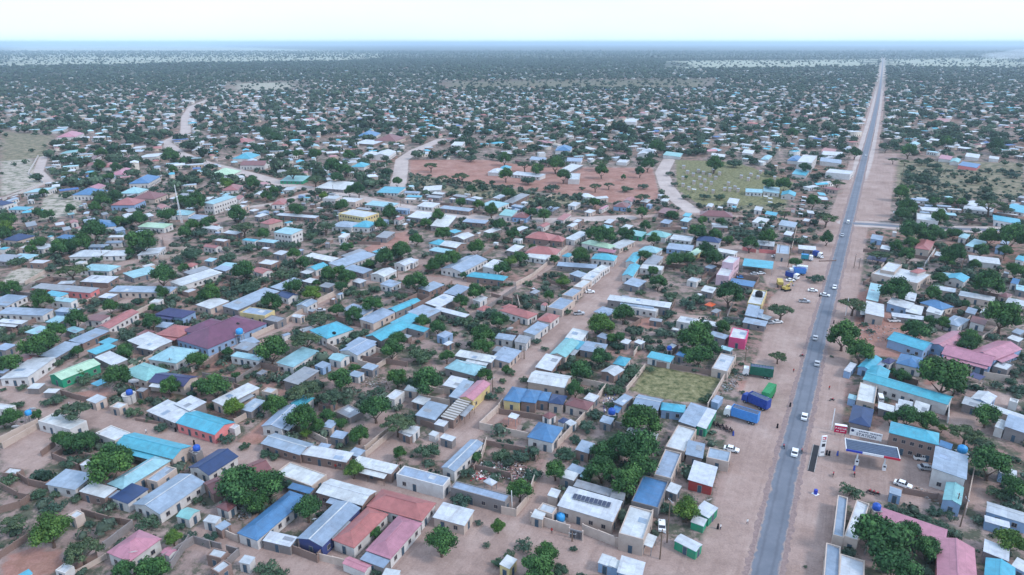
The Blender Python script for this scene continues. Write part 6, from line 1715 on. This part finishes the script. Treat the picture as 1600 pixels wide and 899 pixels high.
# ------------------------------------------------------------------ labels: every one singles out one thing
LM_ = [('the fuel station canopy',1365,705),('the crimson roadside sign',1312,667),('the walled grass field',1055,600),('the dark green lorry',1185,582),('the light blue lorry',1158,655),('the solar-panelled roof',925,782),('the pink L-shaped roof',1490,820),('the blue-roofed villa',845,680),
 ('the pink roof on yellow walls',742,612),('the purple roofs',350,520),('the long many-windowed cyan roof',1420,600),('the pink-roofed light blue building',1520,555),('the hot pink shop',1155,525),('the cyan forecourt canopy',1185,412),('the lilac tower house',1140,420),('the red sports ground',760,275),
 ('the field of small huts',1105,275),('the road junction',1325,350),('the lone cyan hipped roof',515,520),('the salmon-walled house',320,668),('the twin pink and red roofs',600,840),('the pink villa bottom left',210,860),('the rubbish yard',790,735),('the radio mast',282,330),('the yellow hall',560,335),
 ('the blue two-storey school',345,318),('the wide dirt street',935,450),('the pale sandy lot far left',25,275),('the long maroon roof',1115,335),('the white walled compound',1405,430),('the red-roofed school',850,370),('the slatted tin roof',705,645),('the dark indigo roof',272,487),
 ('the pink-walled row',140,455),('the big tree grove',985,725),('the broad dark tree',395,765),('the empty gravel lot',55,695),('the yellow excavator',1228,452),('the twin red hipped roofs',830,488),('the curved sandy road',1045,290),('the bush field right of the road',1500,285),
 ('the white hall roof',140,400),('the navy roof',335,722),('the teal roof',225,580),('the striped cream yard',1355,620),('the big pale roof by the fuel station',1485,735),('the brick-walled lane',500,480),('the cyan row roofs',590,520),('the long white windowed building',650,745),('the far left bend of the street',285,200),
 ('the lower left thorn trees',95,800),('the lower right corner',1570,870),('the bottom edge sandy plot',730,860),('the main road far end',1365,180),('the far dirt street',450,290),('the right edge cyan shop',1575,345),('the brown windowed wall',1530,465),('the deep blue hip roof',1420,560)]
def rel(px, py):
    b = min(LM_, key=lambda l_: ((px-l_[1])/1.4)**2+((py-l_[2])*(1.0))**2); dx, dy = (px-b[1])/1.5, py-b[2]; d = math.hypot(dx, dy)
    if d < 9: return 'by '+b[0]
    near = 'just ' if d < 30 else '' if d < 62 else 'well '
    an = math.degrees(math.atan2(-dy, dx)) % 360
    s = ['right of', 'behind and right of', 'behind', 'behind and left of', 'left of', 'in front and left of', 'in front of', 'in front and right of'][int((an+22.5)//45) % 8]
    return near+s+' '+b[0]
grp = {}
for i, t in enumerate(THINGS):
    if t[4]: t[0]['label'] = t[4]; continue
    grp.setdefault(t[3]+'|'+rel(t[1], t[2]), []).append(i)
ORD = ['', 'first', 'second', 'third', 'fourth', 'fifth', 'sixth', 'seventh', 'eighth', 'ninth', 'tenth', 'eleventh', 'twelfth', 'thirteenth', 'fourteenth', 'fifteenth', 'sixteenth', 'seventeenth', 'eighteenth']
for key, ids in grp.items():
    d, r_ = key.split('|'); ids.sort(key=lambda i: THINGS[i][1]); n = len(ids)
    for k, i in enumerate(ids):
        if n == 1: s = '%s %s' % (d, r_)
        else:
            q = ('left one' if k == 0 else 'right one') if n == 2 else ('%s from left' % ORD[k+1])
            s = '%s %s, %s' % (d, r_, q)
        wd = s.split()
        if len(wd) > 16: s = s.replace('parapet building', 'shop').replace('large ', '').replace('long ', ''); wd = s.split()
        if len(wd) > 16: s = s.replace(' with ', ' ').replace('low-pitched ', '').replace(' and ', '-'); wd = s.split()
        if len(wd) > 16: s = s.replace(' walls', '-walled').replace('parapet ', ''); wd = s.split()
        THINGS[i][0]['label'] = ' '.join(s.split())
for t in THINGS:                      # keep every label within sixteen words
    w_ = t[0]['label'].split()
    for drop in ('the', 'of', 'roofed', 'with', 'building', 'long', 'medium'):
        while len(w_) > 16 and drop in w_[1:]: i = len(w_)-1-w_[::-1].index(drop); w_.pop(i)
    t[0]['label'] = ' '.join(w_)
dd = {}
for t in THINGS: dd.setdefault(t[0]['label'], []).append(t)
for k, v in dd.items():
    if 1 < len(v) < 8:
        for i, t in enumerate(sorted(v, key=lambda t: t[1])): t[0]['label'] = ' '.join((k.replace(',', '').split()[:13])+['(%s from left)' % ORD[i+1]])
seen = {}
for t in THINGS: t[0]['kind'] = 'thing'
for t in THINGS: seen.setdefault(t[0]['label'], []).append(t[0].name)
print('long', [k for k in seen if len(k.split())>16][:40], 'dup labels', [(k, len(v)) for k, v in seen.items() if len(v) > 1], 'long', sum(len(k.split()) > 16 for k in seen))
